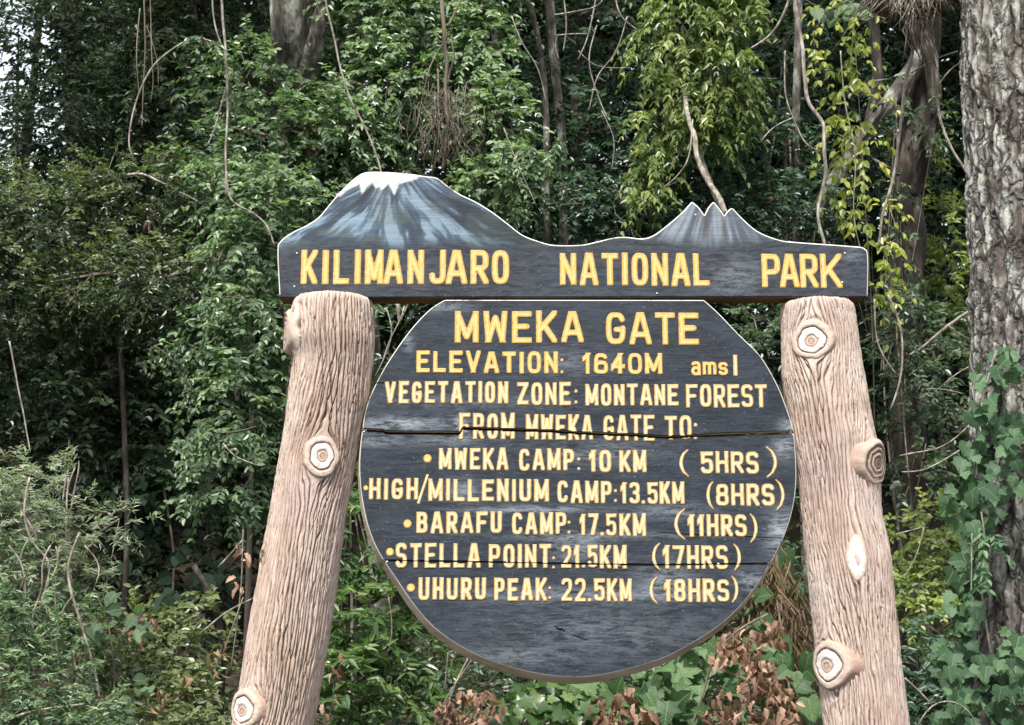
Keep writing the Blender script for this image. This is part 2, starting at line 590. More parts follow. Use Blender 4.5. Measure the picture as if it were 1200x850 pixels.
def plate(f, bbox, c, thick, y0=0.0, edge=None, flare=None, inset=.004, relief=None):
    """a board: front sheet (facing -y), a thin painted edge strip, the cut side, the back.
    returns V, [quads], material index per face: 0 front, 1 strip, 2 side and back"""
    x, z, Q, E, bd = snap_grid(lambda a, b: f(a, b) + inset, *bbox, c)
    yf = np.full(len(x), y0)
    if relief is not None:
        yf = yf + relief(x, z)
    V = [np.stack([x, yf, z], 1)]
    n0 = len(x)
    idx = -np.ones(n0, int); idx[bd] = np.arange(len(bd))
    bx, bz = x[bd], z[bd]; h = c * .3
    gx_ = f(bx + h, bz) - f(bx - h, bz); gz_ = f(bx, bz + h) - f(bx, bz - h)
    g = np.sqrt(gx_ ** 2 + gz_ ** 2) + 1e-9; gx_ /= g; gz_ /= g
    r1 = np.stack([bx + gx_ * inset, np.full(len(bd), y0 + inset * .7), bz + gz_ * inset], 1)
    fl = flare(gx_, gz_, bx, bz) if flare is not None else np.zeros(len(bd))
    r2 = np.stack([bx + gx_ * (inset + fl), np.full(len(bd), y0 + thick), bz + gz_ * (inset + fl)], 1)
    V += [r1, r2]
    back = np.stack([x, np.full(n0, y0 + thick), z], 1)
    # the back sheet ends on ring 2
    back[bd] = r2
    V.append(back)
    nb = len(bd); o1 = n0; o2 = n0 + nb; o3 = n0 + 2 * nb
    a, b = idx[E[:, 0]], idx[E[:, 1]]
    strip = np.stack([E[:, 1], E[:, 0], o1 + a, o1 + b], 1)
    side = np.stack([o1 + b, o1 + a, o2 + a, o2 + b], 1)
    bq = Q[:, ::-1] + o3
    F = np.concatenate([Q, strip, side, bq])
    ed = edge(bx, bz)[b].astype(int) if edge is not None else np.ones(len(E), int)
    mi = np.concatenate([np.zeros(len(Q), int), ed, np.full(len(E), 2), np.full(len(Q), 2)])
    return np.concatenate(V), F, mi


# --- paints
def board_paint(name, c_dark, c_mid, c_pale, use_col=False):
    m = NT(name, .55, .28)
    f = m.noise(3.5, 8, .7, (1, 1, 4))
    base = m.ramp(f, [(.3, c_dark), (.55, c_mid), (.78, c_pale)])
    # fine horizontal grain and pale scuffs
    g = m.noise(14, 8, .75, (.35, 1, 9))
    base = m.mix(m.math('MULTIPLY', m.ramp(g, [(.52, 0.0), (.78, 1.0)]), .2), base, (.08, .1, .13))
    dg = m.ramp(m.noise(9, 6, .7, (.2, 1, 12), .3), [(.62, 0.0), (.68, 1.0)])
    base = m.mix(m.math('MULTIPLY', dg, .5), base, (.016, .017, .02))
    sp = m.ramp(m.noise(110, 6, .8, (.6, 1, 1)), [(.61, 0.0), (.67, 1.0)])
    base = m.mix(m.math('MULTIPLY', sp, .5), base, (.34, .38, .42))
    mot = m.ramp(m.noise(7, 7, .75, (.7, 1, 1.3), .5), [(.42, 0.0), (.75, .45)])
    base = m.mix(mot, base, (.036, .054, .084))
    dk = m.ramp(m.noise(5, 6, .7, (.6, 1, 1.6), .4), [(.3, .7), (.48, 0.0)])
    base = m.mix(dk, base, (.008, .009, .012))
    sc_ = m.ramp(m.noise(30, 7, .85, (.25, 1, 3.5), .6), [(.63, 0.0), (.70, .4)])
    base = m.mix(sc_, base, (.2, .24, .28))
    # worn places
    wn = m.ramp(m.noise(26, 9, .85, (.5, 1, 2.2), .5), [(.42, 0.0), (.56, 1.0)])
    base = m.mix(m.math('MULTIPLY', wn, m.attr('wear')), base, (.3, .34, .38))
    if use_col:
        base = m.mix(m.attr('paint_amount'), base, m.mix(1.0, m.attr('paint', 'Color'), m.ramp(g, [(.25, .62), (.7, 1.12)]), 'MULTIPLY'))
    m.col(base)
    m.rough(m.ramp(f, [(.3, .42), (.7, .66)]))
    m.bump(m.math('ADD', g, m.math('MULTIPLY', m.noise(40, 5, .7, (.3, 1, 5)), .6)), .35, .004)
    return m.m


M_BOARD = board_paint('weathered_black_paint', (.006, .009, .0145), (.011, .016, .025), (.023, .031, .046))
M_HEAD = board_paint('painted_header_board', (.0065, .0085, .013), (.012, .0155, .024), (.025, .031, .045), True)
mt = NT('white_edge_paint', .6, .4)
mt.col(mt.ramp(mt.noise(12, 6, .75), [(.33, (.12, .11, .1)), (.45, (.6, .58, .54)), (.7, (.78, .77, .73))]))
M_EDGE = mt.m
M_RAW = wood_mat('raw_board_edge', (.26, .2, .14), (.5, .43, .33), (.62, .56, .46), 7, (.3, 1, 1), .8, .3)
M_UNDER = wood_mat('brown_beam_wood', (.05, .03, .018), (.14, .08, .045), (.22, .14, .09), 7, (.2, 1, 1), .7, .3)
mt = NT('crack_black', .9, .1); mt.col((.008, .007, .006)); M_BLACK = mt.m
mt = NT('yellow_letter_paint', .5, .5)
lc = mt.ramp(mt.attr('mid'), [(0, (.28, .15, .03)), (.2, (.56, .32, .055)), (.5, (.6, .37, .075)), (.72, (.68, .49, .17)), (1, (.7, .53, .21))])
lc = mt.mix(mt.ramp(mt.noise(30, 6, .8), [(.5, 0.0), (.72, .6)]), lc, (.7, .62, .4))
lc = mt.mix(mt.ramp(mt.noise(75, 8, .85, (1, 1, .5)), [(.53, 0.0), (.63, .65)]), lc, (.17, .12, .07))
mt.col(lc)
mt.bump(mt.noise(120, 4, .7), .4, .002)
M_YL = mt.m
mt = NT('cream_letter_paint', .5, .5)
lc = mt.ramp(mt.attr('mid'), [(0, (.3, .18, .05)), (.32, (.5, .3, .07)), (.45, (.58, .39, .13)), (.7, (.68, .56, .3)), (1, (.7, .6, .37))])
lc = mt.mix(mt.ramp(mt.noise(30, 6, .8), [(.48, 0.0), (.7, .75)]), lc, (.72, .67, .53))
lc = mt.mix(mt.ramp(mt.noise(75, 8, .85, (1, 1, .5)), [(.52, 0.0), (.62, .7)]), lc, (.17, .14, .1))
mt.col(lc)
mt.bump(mt.noise(120, 4, .7), .4, .002)
M_CR = mt.m


# --- glyphs: centre lines in a unit box
def sup(x0, y0, x1, y1, a0, a1, n=None, e=.62):
    n = n or max(4, int(abs(a1 - a0) / 18))
    t = np.radians(np.linspace(a0, a1, n + 1)); c, s_ = np.cos(t), np.sin(t)
    return [((x0 + x1) / 2 + (x1 - x0) / 2 * np.sign(u) * abs(u) ** e, (y0 + y1) / 2 + (y1 - y0) / 2 * np.sign(v) * abs(v) ** e) for u, v in zip(c, s_)]


G = {
    'A': [[(0, 0), (.4, 1)], [(1, 0), (.6, 1)], [(.14, .27), (.86, .27)]],
    'B': [[(0, 0), (0, 1)], [(0, 1)] + sup(0, .53, .95, 1, 90, -90) + [(0, .53)], [(0, .53)] + sup(0, 0, 1, .53, 90, -90) + [(0, 0)]],
    'C': [sup(0, 0, 1, 1, 28, 332)],
    'E': [[(0, 0), (0, 1)], [(0, 1), (1, 1)], [(0, .52), (.85, .52)], [(0, 0), (1, 0)]],
    'F': [[(0, 0), (0, 1)], [(0, 1), (1, 1)], [(0, .5), (.85, .5)]],
    'G': [sup(0, 0, 1, 1, 30, 360) + [(1, .45), (.55, .45)]],
    'H': [[(0, 0), (0, 1)], [(1, 0), (1, 1)], [(0, .5), (1, .5)]],
    'I': [[(.5, 0), (.5, 1)]],
    'J': [[(1, 1), (1, .3)] + sup(0, 0, 1, .6, 0, -170)],
    'K': [[(0, 0), (0, 1)], [(1, 1), (.05, .38)], [(.32, .58), (1, 0)]],
    'L': [[(0, 0), (0, 1)], [(0, 0), (1, 0)]],
    'M': [[(0, 0), (0, 1)], [(0, 1), (.5, .12)], [(.5, .12), (1, 1)], [(1, 1), (1, 0)]],
    'N': [[(0, 0), (0, 1)], [(0, 1), (1, 0)], [(1, 0), (1, 1)]],
    'O': [sup(0, 0, 1, 1, 0, 360)],
    'P': [[(0, 0), (0, 1)], [(0, 1)] + sup(0, .44, 1, 1, 90, -90) + [(0, .44)]],
    'R': [[(0, 0), (0, 1)], [(0, 1)] + sup(0, .46, 1, 1, 90, -90) + [(0, .46)], [(.45, .46), (1, 0)]],
    'S': [sup(0, .5, 1, 1, 20, 270) + sup(0, 0, 1, .5, 90, -160)],
    'T': [[(.5, 0), (.5, 1)], [(0, 1), (1, 1)]],
    'U': [[(0, 1)] + sup(0, 0, 1, .6, 180, 360) + [(1, 1)]],
    'V': [[(0, 1), (.5, 0)], [(1, 1), (.5, 0)]],
    'W': [[(0, 1), (.12, 0)], [(.12, 0), (.5, .85)], [(.5, .85), (.88, 0)], [(.88, 0), (1, 1)]],
    'Z': [[(0, 1), (1, 1)], [(1, 1), (0, 0)], [(0, 0), (1, 0)]],
    '0': [sup(0, 0, 1, 1, 0, 360)],
    '1': [[(0, .8), (.7, 1)], [(.7, 1), (.7, 0)]],
    '2': [sup(0, .45, 1, 1, 165, -35) + [(0, 0)], [(0, 0), (1, 0)]],
    '3': [sup(0, .52, 1, 1, 160, -90), sup(0, 0, 1, .52, 90, -160)],
    '4': [[(.7, 0), (.7, 1)], [(.7, 1), (0, .33)], [(0, .33), (1, .33)]],
    '5': [[(1, 1), (.05, 1)], [(.05, 1), (.03, .56)], [(.03, .52)] + sup(0, 0, 1, .62, 110, -160)],
    '6': [sup(0, 0, 1, .56, 0, 360), sup(0, 0, 1, 1, 40, 180) + [(0, .28)]],
    '7': [[(0, 1), (1, 1)], [(1, 1), (.4, 0)]],
    '8': [sup(.04, .53, .96, 1, 0, 360), sup(0, 0, 1, .53, 0, 360)],
    '/': [[(0, 0), (1, 1)]],
    '(': [[(.95, 1), (.4, .85), (.12, .65), (.05, .5), (.12, .35), (.4, .15), (.95, 0)]],
    ')': [[(.05, 1), (.6, .85), (.88, .65), (.95, .5), (.88, .35), (.6, .15), (.05, 0)]],
    ':': [[(.5, .78), (.5, .8)], [(.5, .12), (.5, .14)]],
    '.': [[(.5, .5), (.5, .52)]],
    'a': [sup(0, .52, 1, 1, 150, 0, e=.8) + [(1, 0)], sup(0, 0, 1, .56, 0, 360, e=.8)],
    'm': [[(0, 0), (0, 1)], [(0, .7)] + sup(0, .5, .5, 1, 160, 0, e=.8) + [(.5, 0)], [(.5, .7)] + sup(.5, .5, 1, 1, 160, 0, e=.8) + [(1, 0)]],
    's': [sup(0, .5, 1, 1, 20, 270, e=.8) + sup(0, 0, 1, .5, 90, -160, e=.8)],
    'l': [[(.5, 0), (.5, 1)]],
}
WGT = {'I': .40, 'l': .4, '.': .3, ':': .36, '1': .62, 'M': 1.22, 'W': 1.22, 'm': 1.45, 'A': 1.12, 'L': .95, 'J': .9, 'V': 1.08, 'K': 1.05}


def glyph(ch, x0, x1, z0, z1, sw, cut=None, dot=False):
    """letter in the box (metres), stroke width sw: raised rounded strokes with a hollow middle"""
    hw = sw / 2
    ix0, ix1 = x0 + hw, x1 - hw
    if ix1 < ix0 + 1e-4: ix0 = ix1 = (x0 + x1) / 2
    iz0, iz1 = z0 + hw, z1 - hw
    segs = []
    for line in (G[ch] if not dot else []):
        p = [(ix0 + (ix1 - ix0) * a, iz0 + (iz1 - iz0) * b) for a, b in line]
        def ext(q, r, u):
            if ch in ':.()': return q
            if min(abs(u[0]), abs(u[0] - 1), abs(u[1]), abs(u[1] - 1)) > 1e-3: return q
            dx, dz = q[0] - r[0], q[1] - r[1]; L = math.hypot(dx, dz) + 1e-9
            return (q[0] + dx / L * hw * 1.6, q[1] + dz / L * hw * 1.6)
        closed = abs(p[0][0] - p[-1][0]) + abs(p[0][1] - p[-1][1]) < 1e-6
        if not closed:
            p0 = ext(p[0], p[1], line[0]); p1 = ext(p[-1], p[-2], line[-1])
            p = [p0] + p[1:-1] + [p1]
        segs += list(zip(p[:-1], p[1:]))
    wob = random.random() * 50

    def dist(x, z):
        if dot:
            return np.hypot(x - (x0 + x1) / 2, (z - (z0 + z1) / 2)) - (x1 - x0) / 2
        best = np.full(np.shape(x), 1e9)
        for (ax, az), (bx, bz) in segs:
            dx, dz = bx - ax, bz - az
            t = np.clip(((x - ax) * dx + (z - az) * dz) / (dx * dx + dz * dz + 1e-12), 0, 1)
            best = np.minimum(best, np.hypot(x - ax - t * dx, z - az - t * dz))
        h = hw
        if ch in '()':
            h = hw * (1.15 - .75 * (np.abs(z - (z0 + z1) / 2) / ((z1 - z0) / 2)) ** 2)
        d = best - h + .0006 * (vn(x * 220 + wob, z * 220, 4) - .5)
        if ch not in ':.()/':
            d = np.maximum(d, np.maximum(np.maximum(x0 - x, x - x1), np.maximum(z0 - z, z - z1)))
        return d
    c = max(sw / 5.2, .003)
    x, z, Q, E, bd = snap_grid(dist, x0 - .001 - (0 if ch not in '()' else .006), x1 + .001, z0 - .001, z1 + .001, c)
    d = -dist(x, z)
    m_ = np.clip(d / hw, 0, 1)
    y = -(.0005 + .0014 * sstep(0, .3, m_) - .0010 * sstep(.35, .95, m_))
    if cut is not None:
        ok = ~cut(x[Q].mean(1), z[Q].mean(1))
        Q = Q[ok]
    if len(Q) == 0: return None
    # a skirt down to the board
    return np.stack([x, y, z], 1), Q, m_


def pz(px, py):
    q = P(px, py, 0.0)
    return q[0], q[2]


def letter_object(ch, bx, parent, mat, sw, cut, loc, dot=False):
    xa, za = pz(bx[0], bx[3]); xb, zb = pz(bx[1], bx[2])
    r = glyph(ch, xa, xb, za, zb, sw, cut, dot)
    if r is None: return
    V, Q, m_ = r
    name = dot if isinstance(dot, str) else 'bullet' if dot else ('digit' if ch.isdigit() else ('letter' if ch.isalpha() else
                                 {'(': 'bracket', ')': 'bracket', ':': 'colon', '.': 'full_stop', '/': 'slash'}[ch]))
    c = np.array([(xa + xb) / 2, 0, (za + zb) / 2])
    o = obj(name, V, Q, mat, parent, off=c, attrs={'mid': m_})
    o.location = c - loc


def word(txt, x0, x1, y0, y1, parent, mat, sw_px, cut, loc, y0r=None, y1r=None):
    """letters spread over x0..x1; y0r/y1r give the top and bottom at the right end"""
    ws = [WGT.get(c, 1.0) for c in txt]
    g = .2
    tot = sum(ws) + g * (len(txt) - 1)
    u = (x1 - x0) / tot; x = x0
    y0r = y0 if y0r is None else y0r; y1r = y1 if y1r is None else y1r
    for c, wt in zip(txt, ws):
        a, b = x, x + wt * u
        t = ((a + b) / 2 - x0) / max(1, x1 - x0)
        ya = y0 + (y0r - y0) * t + random.uniform(-.5, .5); yb = y1 + (y1r - y1) * t + random.uniform(-.5, .5)
        if c == '.': a, b, ya, yb = a - .5, a + sw_px * .9 - .5, yb - sw_px * .95, yb
        if c in 'Il': b = a + max(sw_px, wt * u)
        sw = sw_px * random.uniform(.94, 1.06) * S0
        letter_object(c, (a, b, ya, yb), parent, mat, sw, cut, loc)
        x += (wt + g) * u


# ---------------------------------------------------------------- header board
OUT_H = [(328.5, 283), (341, 273), (359, 264), (373, 254.8), (384, 242), (399.4, 224), (416, 208.5), (430, 201.7), (458, 202), (482.7, 204), (498, 206.5),
         (512, 208.5), (522.8, 216.5), (538, 227), (556.7, 236), (575, 247), (593.7, 261), (612, 275), (630.7, 282.5), (649, 287), (680, 287),
         (700, 283), (719, 278.6), (734, 277.7), (752.5, 279.5), (766, 275.5), (783, 263), (799, 249), (811, 236), (819, 243), (825.6, 252), (830, 243),
         (836.4, 236), (843.5, 244.7), (848.7, 252.4), (853, 247), (858, 243), (869.7, 255.5), (888, 271), (913, 281), (937.5, 284), (993, 288),
         (1013, 291), (1017.5, 303), (1017, 348), (700, 348.5), (327.5, 349), (325, 295)]
hard = {28, 30, 32, 34, 36, 44, 46}
hp = catmull([pz(*p) for p in OUT_H], 5, True, hard)
fH = Field(hp)
hx0, hz0 = hp.min(0); hx1, hz1 = hp.max(0)
V, F, mi = plate(fH, (hx0, hx1, hz0, hz1), .0042, .105, 0.0, inset=.0042,
                 edge=lambda x, z: np.where(z < pz(600, 346)[1], 0, 1),
                 flare=lambda gx_, gz_, x, z: 0.004 * np.clip(-gx_, 0, 1))
# the mountain picture painted on the board
nfront = len(V)
px_ = 600 + V[:, 0] / (V[:, 0] * 0 + S0)
# back to photo coordinates (plane y=0)
rel = np.stack([V[:, 0], np.zeros(nfront), V[:, 2]], 1) - CAM
dep = rel @ FW
ppx = 600 + F_PX * (rel @ RT) / dep
ppy = 425 - F_PX * (rel @ UP) / dep
col = np.zeros((nfront, 3)); amt = np.zeros(nfront)
# big mountain: slopes fan out from the crater, streaks follow the fan
ax_, ay_ = 462, 175
dx_ = (ppx - ax_); dy_ = np.maximum(ppy - ay_, 4)
ang = np.arctan(dx_ / (8 + dy_ ** 1.75 / 17) / 1.5) ; rad_ = np.hypot(dx_, dy_)
ang = ang + .06 * (vn(ppx * .035, ppy * .035, 41) - .5)
st1 = fbm(ang * 11 + 3 + .5 * vn(ppx * .03, ppy * .03, 8), rad_ * .02, 11, 5)
st2 = fbm(ang * 34, rad_ * .03, 12, 4)
blot = fbm(ppx * .03, ppy * .035, 14, 4)
st5 = fbm(ang * 70 + 5, rad_ * .05, 15, 4)
lite = sstep(.37, .60, st1 * .5 + st2 * .34 + blot * .1 + (st5 - .45) * .28)
base_c = np.array([.04, .056, .08]); blue = np.array([.11, .175, .25]); pale = np.array([.42, .54, .62]); grn = np.array([.13, .17, .13])
cm = base_c + (blue - base_c) * lite[:, None]
cm = cm + (pale - cm) * (sstep(.66, .9, lite * .65 + st2 * .5) * .36)[:, None]
cm = cm + (grn - cm) * (sstep(.55, .75, vn(ppx * .045, ppy * .07, 31)) * .3)[:, None]
dark = sstep(.52, .66, fbm(ang * 6 + 9, rad_ * .008, 19, 3))
cm = cm * (1 - .5 * dark[:, None])
# the ridge line of the range: painted only above the flat board
low = 292 - 6 * np.cos((ppx - 470) / 170 * PI * .9) - 8 * sstep(0, 60, np.abs(ppx - 470)) + 4 * vn(ppx * .05, ppy * 0, 3)
am1 = (1 - sstep(-9, 7, ppy - low)) * (1 - sstep(600, 650, ppx))
# little three-peaked mountain
st3 = fbm((ppx - 836) / np.maximum(ppy - 190, 20) * 9 + 20, ppy * .02, 21, 5)
st4 = fbm((ppx - 836) / np.maximum(ppy - 190, 20) * 30 + 20, ppy * .03, 22, 4)
c2 = np.array([.09, .11, .14]) + (np.array([.3, .36, .41]) - np.array([.09, .11, .14])) * sstep(.35, .68, st3 * .6 + st4 * .4)[:, None]
for cx_ in (826, 849):
    g_ = np.exp(-((ppx - cx_ + (ppy - 252) * .05) / 4.5) ** 2) * (1 - sstep(270, 290, ppy)) * .6
    c2 = c2 + (np.array([.07, .05, .045]) - c2) * g_[:, None]
am2 = (1 - sstep(278 - 0, 298, ppy + .15 * np.abs(ppx - 836))) * sstep(700, 760, ppx) * (1 - sstep(930, 990, ppx)) * .85
col = np.where((ppx < 690)[:, None], cm, c2)
amt = np.where(ppx < 690, am1, am2)
# snow cap with ragged tongues
jag = np.array([(385, 231), (399, 230), (408, 222), (421, 216), (424, 228), (430, 219), (436, 214), (440, 221), (444, 219), (447, 223), (455, 216), (462, 229), (468, 216), (476, 213), (484, 212), (492, 207), (497, 203)])
jy = np.interp(ppx, jag[:, 0], jag[:, 1], left=0, right=0)
sn = (1 - sstep(-1.5, 1.5, ppy - jy - 2 * (vn(ppx * .4, ppy * .4, 6) - .5))) * (1 - sstep(1, 4, jy * 0 + np.where(ppx < 400, (400 - ppx) * .5, 0)))
snc = np.array([.72, .71, .7]) * (.74 + .3 * fbm(ppx * .15, ppy * .3, 9, 4))[:, None]
col = col + (snc - col) * sn[:, None]
amt = np.maximum(amt, sn)
# pale rubbed patch on the plain part near PARK
wearH = .35 * np.exp(-((ppx - 862) / 30) ** 2 - ((ppy - 325) / 22) ** 2) + .25 * np.exp(-((ppx - 1000) / 12) ** 2 - ((ppy - 300) / 14) ** 2) + .12
loc = np.array([0, .05, float(hz0)])
header = empty('header_sign_board', loc, 'long dark board with painted mountain skyline and KILIMANJARO NATIONAL PARK lettering', 'sign')
ho = obj('board', V, F, [M_HEAD, M_EDGE, M_UNDER], header, off=loc, mi=mi, attrs={'paint': col, 'paint_amount': amt, 'wear': wearH}, smooth=False)
HS = 8.0
for ch, a, b in (('K', 352, 373), ('I', 377, 386), ('L', 390, 410), ('I', 415, 423.5), ('M', 427, 450), ('A', 449, 473), ('N', 477, 497.5), ('J', 502.5, 523), ('A', 522, 548), ('R', 551, 573), ('O', 576, 597)):
    letter_object(ch, (a, b, 293 + random.uniform(-.4, .4), 333.5), header, M_YL, (7.6 if ch != 'I' else 8.4) * S0, None, loc)
word('NATIONAL', 656, 831, 296.5, 334.5, header, M_YL, 7.4, None, loc, 296.5, 336)
for ch, a, b in (('P', 893, 914), ('A', 914, 936), ('R', 938, 958), ('K', 962, 986)):
    letter_object(ch, (a, b, 297.5, 337 + (a - 893) * .012), header, M_YL, 7.2 * S0, None, loc)
# screw heads in the board
nail = []
for (x, y) in ((348, 297), (345, 336), (990, 297), (987, 331), (815, 252), (770, 344)):
    q = P(x, y, 0)
    v, f = tube_arrays([q + [0, .004, 0], q + [0, -.0022, 0]], [.004, .0034], 8)
    obj('nail_head', v, f, M_EDGE, header, off=loc)

# ---------------------------------------------------------------- round board
OUT_D = [(521, 351.5), (825, 351.7), (841, 366), (866, 392), (890.5, 416.5), (908.5, 446), (920, 473), (929, 502), (932.5, 533.5), (933, 565), (929.5, 594),
         (921, 623), (906, 655), (888, 684), (868, 710), (838, 737), (785, 768), (735, 784.5), (679, 794), (622, 788), (564.6, 770.5), (516, 742), (486.5, 711),
         (464, 678.5), (444, 648), (431, 617), (423.5, 581), (421, 549), (423, 515), (430, 475), (446, 439), (464, 410), (484, 383), (504.5, 362)]
dp_ = catmull([pz(*p) for p in OUT_D], 4, True, {0, 1})
fD = Field(dp_)
dx0, dz0 = dp_.min(0); dx1, dz1 = dp_.max(0)
crack1 = np.array([pz(*p) for p in [(380, 503.5), (425.7, 503.8), (449, 505), (452, 507), (539, 507.6), (542, 501.8), (601, 503.8), (650, 505.5), (680, 507.6), (744, 510), (782, 512.6), (823, 510.5), (895, 507.6), (924, 507), (980, 507)]])
crack2 = np.array([pz(*p) for p in [(380, 657), (448, 657), (560, 658.5), (680, 661), (760, 662), (980, 660)]])


def cz(crack, x): return np.interp(x, crack[:, 0], crack[:, 1])


def hw1(x): return S0 * (.85 + .75 * vn(x * 9, x * 0, 3) + .4 * vn(x * 40, x * 0, 5))


def hw2(x): return S0 * (.22 + .28 * vn(x * 9, x * 0, 8))


wear_spots = [(470, 497, 60, 8, .9), (440, 516, 26, 7, .6), (525, 517, 40, 6, .5), (500, 360, 40, 5, .8), (478, 402, 6, 10, .6), (620, 597, 70, 4, .8), (915, 625, 16, 24, 1.), (925, 500, 10, 10, .9), (920, 525, 14, 12, .7),
              (880, 680, 18, 12, .6), (780, 680, 30, 20, .5), (545, 575, 18, 12, .5), (785, 600, 40, 8, .5), (700, 530, 60, 14, .35), (660, 425, 50, 14, .3), (675, 640, 30, 16, .5), (700, 740, 120, 30, .25),
              (600, 770, 60, 10, .3), (690, 697, 160, 8, .45), (690, 628, 120, 5, .4), (560, 470, 120, 8, .25), (540, 500, 8, 12, .9)]


def wear_at(x, z):
    rel = np.stack([x, np.zeros(len(x)), z], 1) - CAM
    dd = rel @ FW
    a = 600 + F_PX * (rel @ RT) / dd; b = 425 - F_PX * (rel @ UP) / dd
    s = np.full(len(x), .07)
    for (cx, cy, rx, ry, am) in wear_spots:
        s = s + am * np.exp(-((a - cx) / rx) ** 2 - ((b - cy) / ry) ** 2)
    return np.clip(s, 0, 1)


locD = np.array([0.025, .03, float(dz0)])
disc = empty('round_sign_board', locD, 'big round dark board of cracked planks listing camps, distances and hours under MWEKA GATE', 'sign')
bands = [(lambda x, z: cz(crack1, x) + hw1(x) - z),
         (lambda x, z: np.maximum(z - cz(crack1, x) + hw1(x), cz(crack2, x) + hw2(x) - z)),
         (lambda x, z: z - cz(crack2, x) + hw2(x))]
for k, bf in enumerate(bands):
    ff = (lambda bf: (lambda x, z: np.maximum(fD(x, z), bf(x, z))))(bf)
    zb = [(cz(crack1, 0) - .03, dz1), (cz(crack2, 0) - .03, cz(crack1, 0) + .05), (dz0, cz(crack2, 0) + .03)][k]
    V, F, mi = plate(ff, (dx0, dx1, float(zb[0]), float(zb[1])), .0062, .038 - .002 * k, .0006 * (1, 0, 2)[k], inset=.0032,
                     edge=lambda x, z: np.where(fD(x, z) > -.009, 1, 3),
                     flare=lambda gx_, gz_, x, z: np.where(fD(x, z) > -.012, .0015 + .023 * np.clip(-gz_ - .25 * gx_, 0, 1) ** .9, 0.0))
    obj('plank', V, F, [M_BOARD, M_EDGE, M_RAW, M_BLACK], disc, off=locD, mi=mi, attrs={'wear': wear_at(V[:, 0], V[:, 2])}, smooth=False)
# battens that hold the planks together and up to the header
for x in (-.15, .5):
    z0b, z1b = float(dz0) + .3, 3.05
    xx = np.array([x - .05, x + .05]); yy = np.array([.106, .14]); zz = np.array([z0b, z1b])
    v = np.array([[a, b, c] for a in xx for b in yy for c in zz])
    f = np.array([[0, 1, 3, 2], [4, 6, 7, 5], [0, 4, 5, 1], [2, 3, 7, 6], [0, 2, 6, 4], [1, 5, 7, 3]])
    obj('batten', v, f, M_UNDER, disc, off=locD, smooth=False)
for z in (float(cz(crack1, 0)), float(cz(crack2, 0))):
    hwid = .74 if z > 2.2 else .45
    xx = np.array([-hwid + .03, hwid]); yy = np.array([.0385, .1055]); zz = np.array([z - .045, z + .045])
    v = np.array([[a, b, c] for a in xx for b in yy for c in zz])
    obj('cross_batten', v, f, M_BLACK, disc, off=locD, smooth=False)
# hairline split on the right and the short split near the bottom
def hair(pts, wpx):
    q = PP(pts, 0.0); n = len(q); wd = np.array([wpx * S0 * (.3 + .7 * math.sin(PI * (i + .3) / (n - .4))) for i in range(n)]) / 2
    up = q.copy(); up[:, 2] += wd; dn = q.copy(); dn[:, 2] -= wd
    up[:, 1] = dn[:, 1] = -.0004; 
    v = np.concatenate([up, dn]); i = np.arange(n - 1)
    obj('split', v, np.stack([i, i + n, i + n + 1, i + 1], 1), M_BLACK, disc, off=locD, smooth=False)


hair([(772, 624), (800, 625.5), (840, 627), (880, 629), (915, 630.5)], 1.3)
hair([(650, 734), (654, 737), (659, 737.5), (662, 740)], 2.2)
hair([(668, 743), (674, 745), (681, 748), (689, 750)], .9)
hair([(438, 448), (455, 449), (470, 449.5)], 1.0)
cutf = lambda x, z: (np.abs(z - cz(crack1, x)) < hw1(x) + .0015) | (np.abs(z - cz(crack2, x)) < hw2(x) + .0012)
A = (disc, M_CR)


def W(txt, x0, x1, y0, y1, sw=5.2, mat=M_CR, **kw): word(txt, x0, x1, y0, y1, disc, mat, sw, cutf, locD, **kw)
def C(ch, x0, x1, y0, y1, sw=3.6):
    if ch == ':':
        r_ = sw * .52; m_ = (x0 + x1) / 2; h_ = (y1 - y0)
        for q in (y0 + h_ * .18, y1 - h_ * .18):
            letter_object('.', (m_ - r_, m_ + r_, q - r_, q + r_), disc, M_CR, sw * S0, cutf, locD, dot='colon_dot')
        return
    letter_object(ch, (x0, x1, y0, y1), disc, M_CR, sw * S0, cutf, locD)
def BUL(x, y, r): letter_object('.', (x - r, x + r, y - r, y + r), disc, M_YL, r * 1.2 * S0, cutf, locD, dot=True)


W('MWEKA', 532.6, 684, 364.5, 402, 7.2, M_YL)
W('GATE', 710, 818.5, 366.5, 404, 7.2, M_YL)
W('ELEVATION', 487.6, 654, 411, 437, 5.6, M_YL, y0r=412.5, y1r=438.5)
C(':', 656, 661, 418, 440, 3.6)
W('1640M', 682.4, 776, 414, 439, 5.2, M_YL)
W('ams', 810, 853, 424, 440, 4.2, M_YL); C('l', 859, 864.5, 416, 441, 5.2)
W('VEGETATION', 450.5, 596, 447, 473)
W('ZONE', 605.8, 669, 448, 475); C(':', 672, 678, 455, 475, 4)
W('MONTANE', 685.8, 795, 450, 476, 5.0); W('FOREST', 804, 898.5, 450.5, 478, 5.0)
W('FROM', 537.6, 603.5, 484, 515); W('MWEKA', 616, 695, 486, 516, 5.0); W('GATE', 707, 767, 486.5, 517, 5.0); W('TO', 779, 810.5, 487, 515.5, 5.0); C(':', 812, 818, 494, 517, 4.4)
BUL(501, 537.5, 5); W('MWEKA', 514, 596, 525, 551); W('CAMP', 608, 673, 526, 552); C(':', 675.5, 681, 535, 552.5, 3.8)
W('10', 690, 716.5, 527.5, 554); W('KM', 725.6, 757.5, 527.5, 554); C('(', 796, 808, 525.6, 560, 3.6); W('5HRS', 821, 889, 529, 555.5); C(')', 897, 910.5, 522, 561, 3.6)
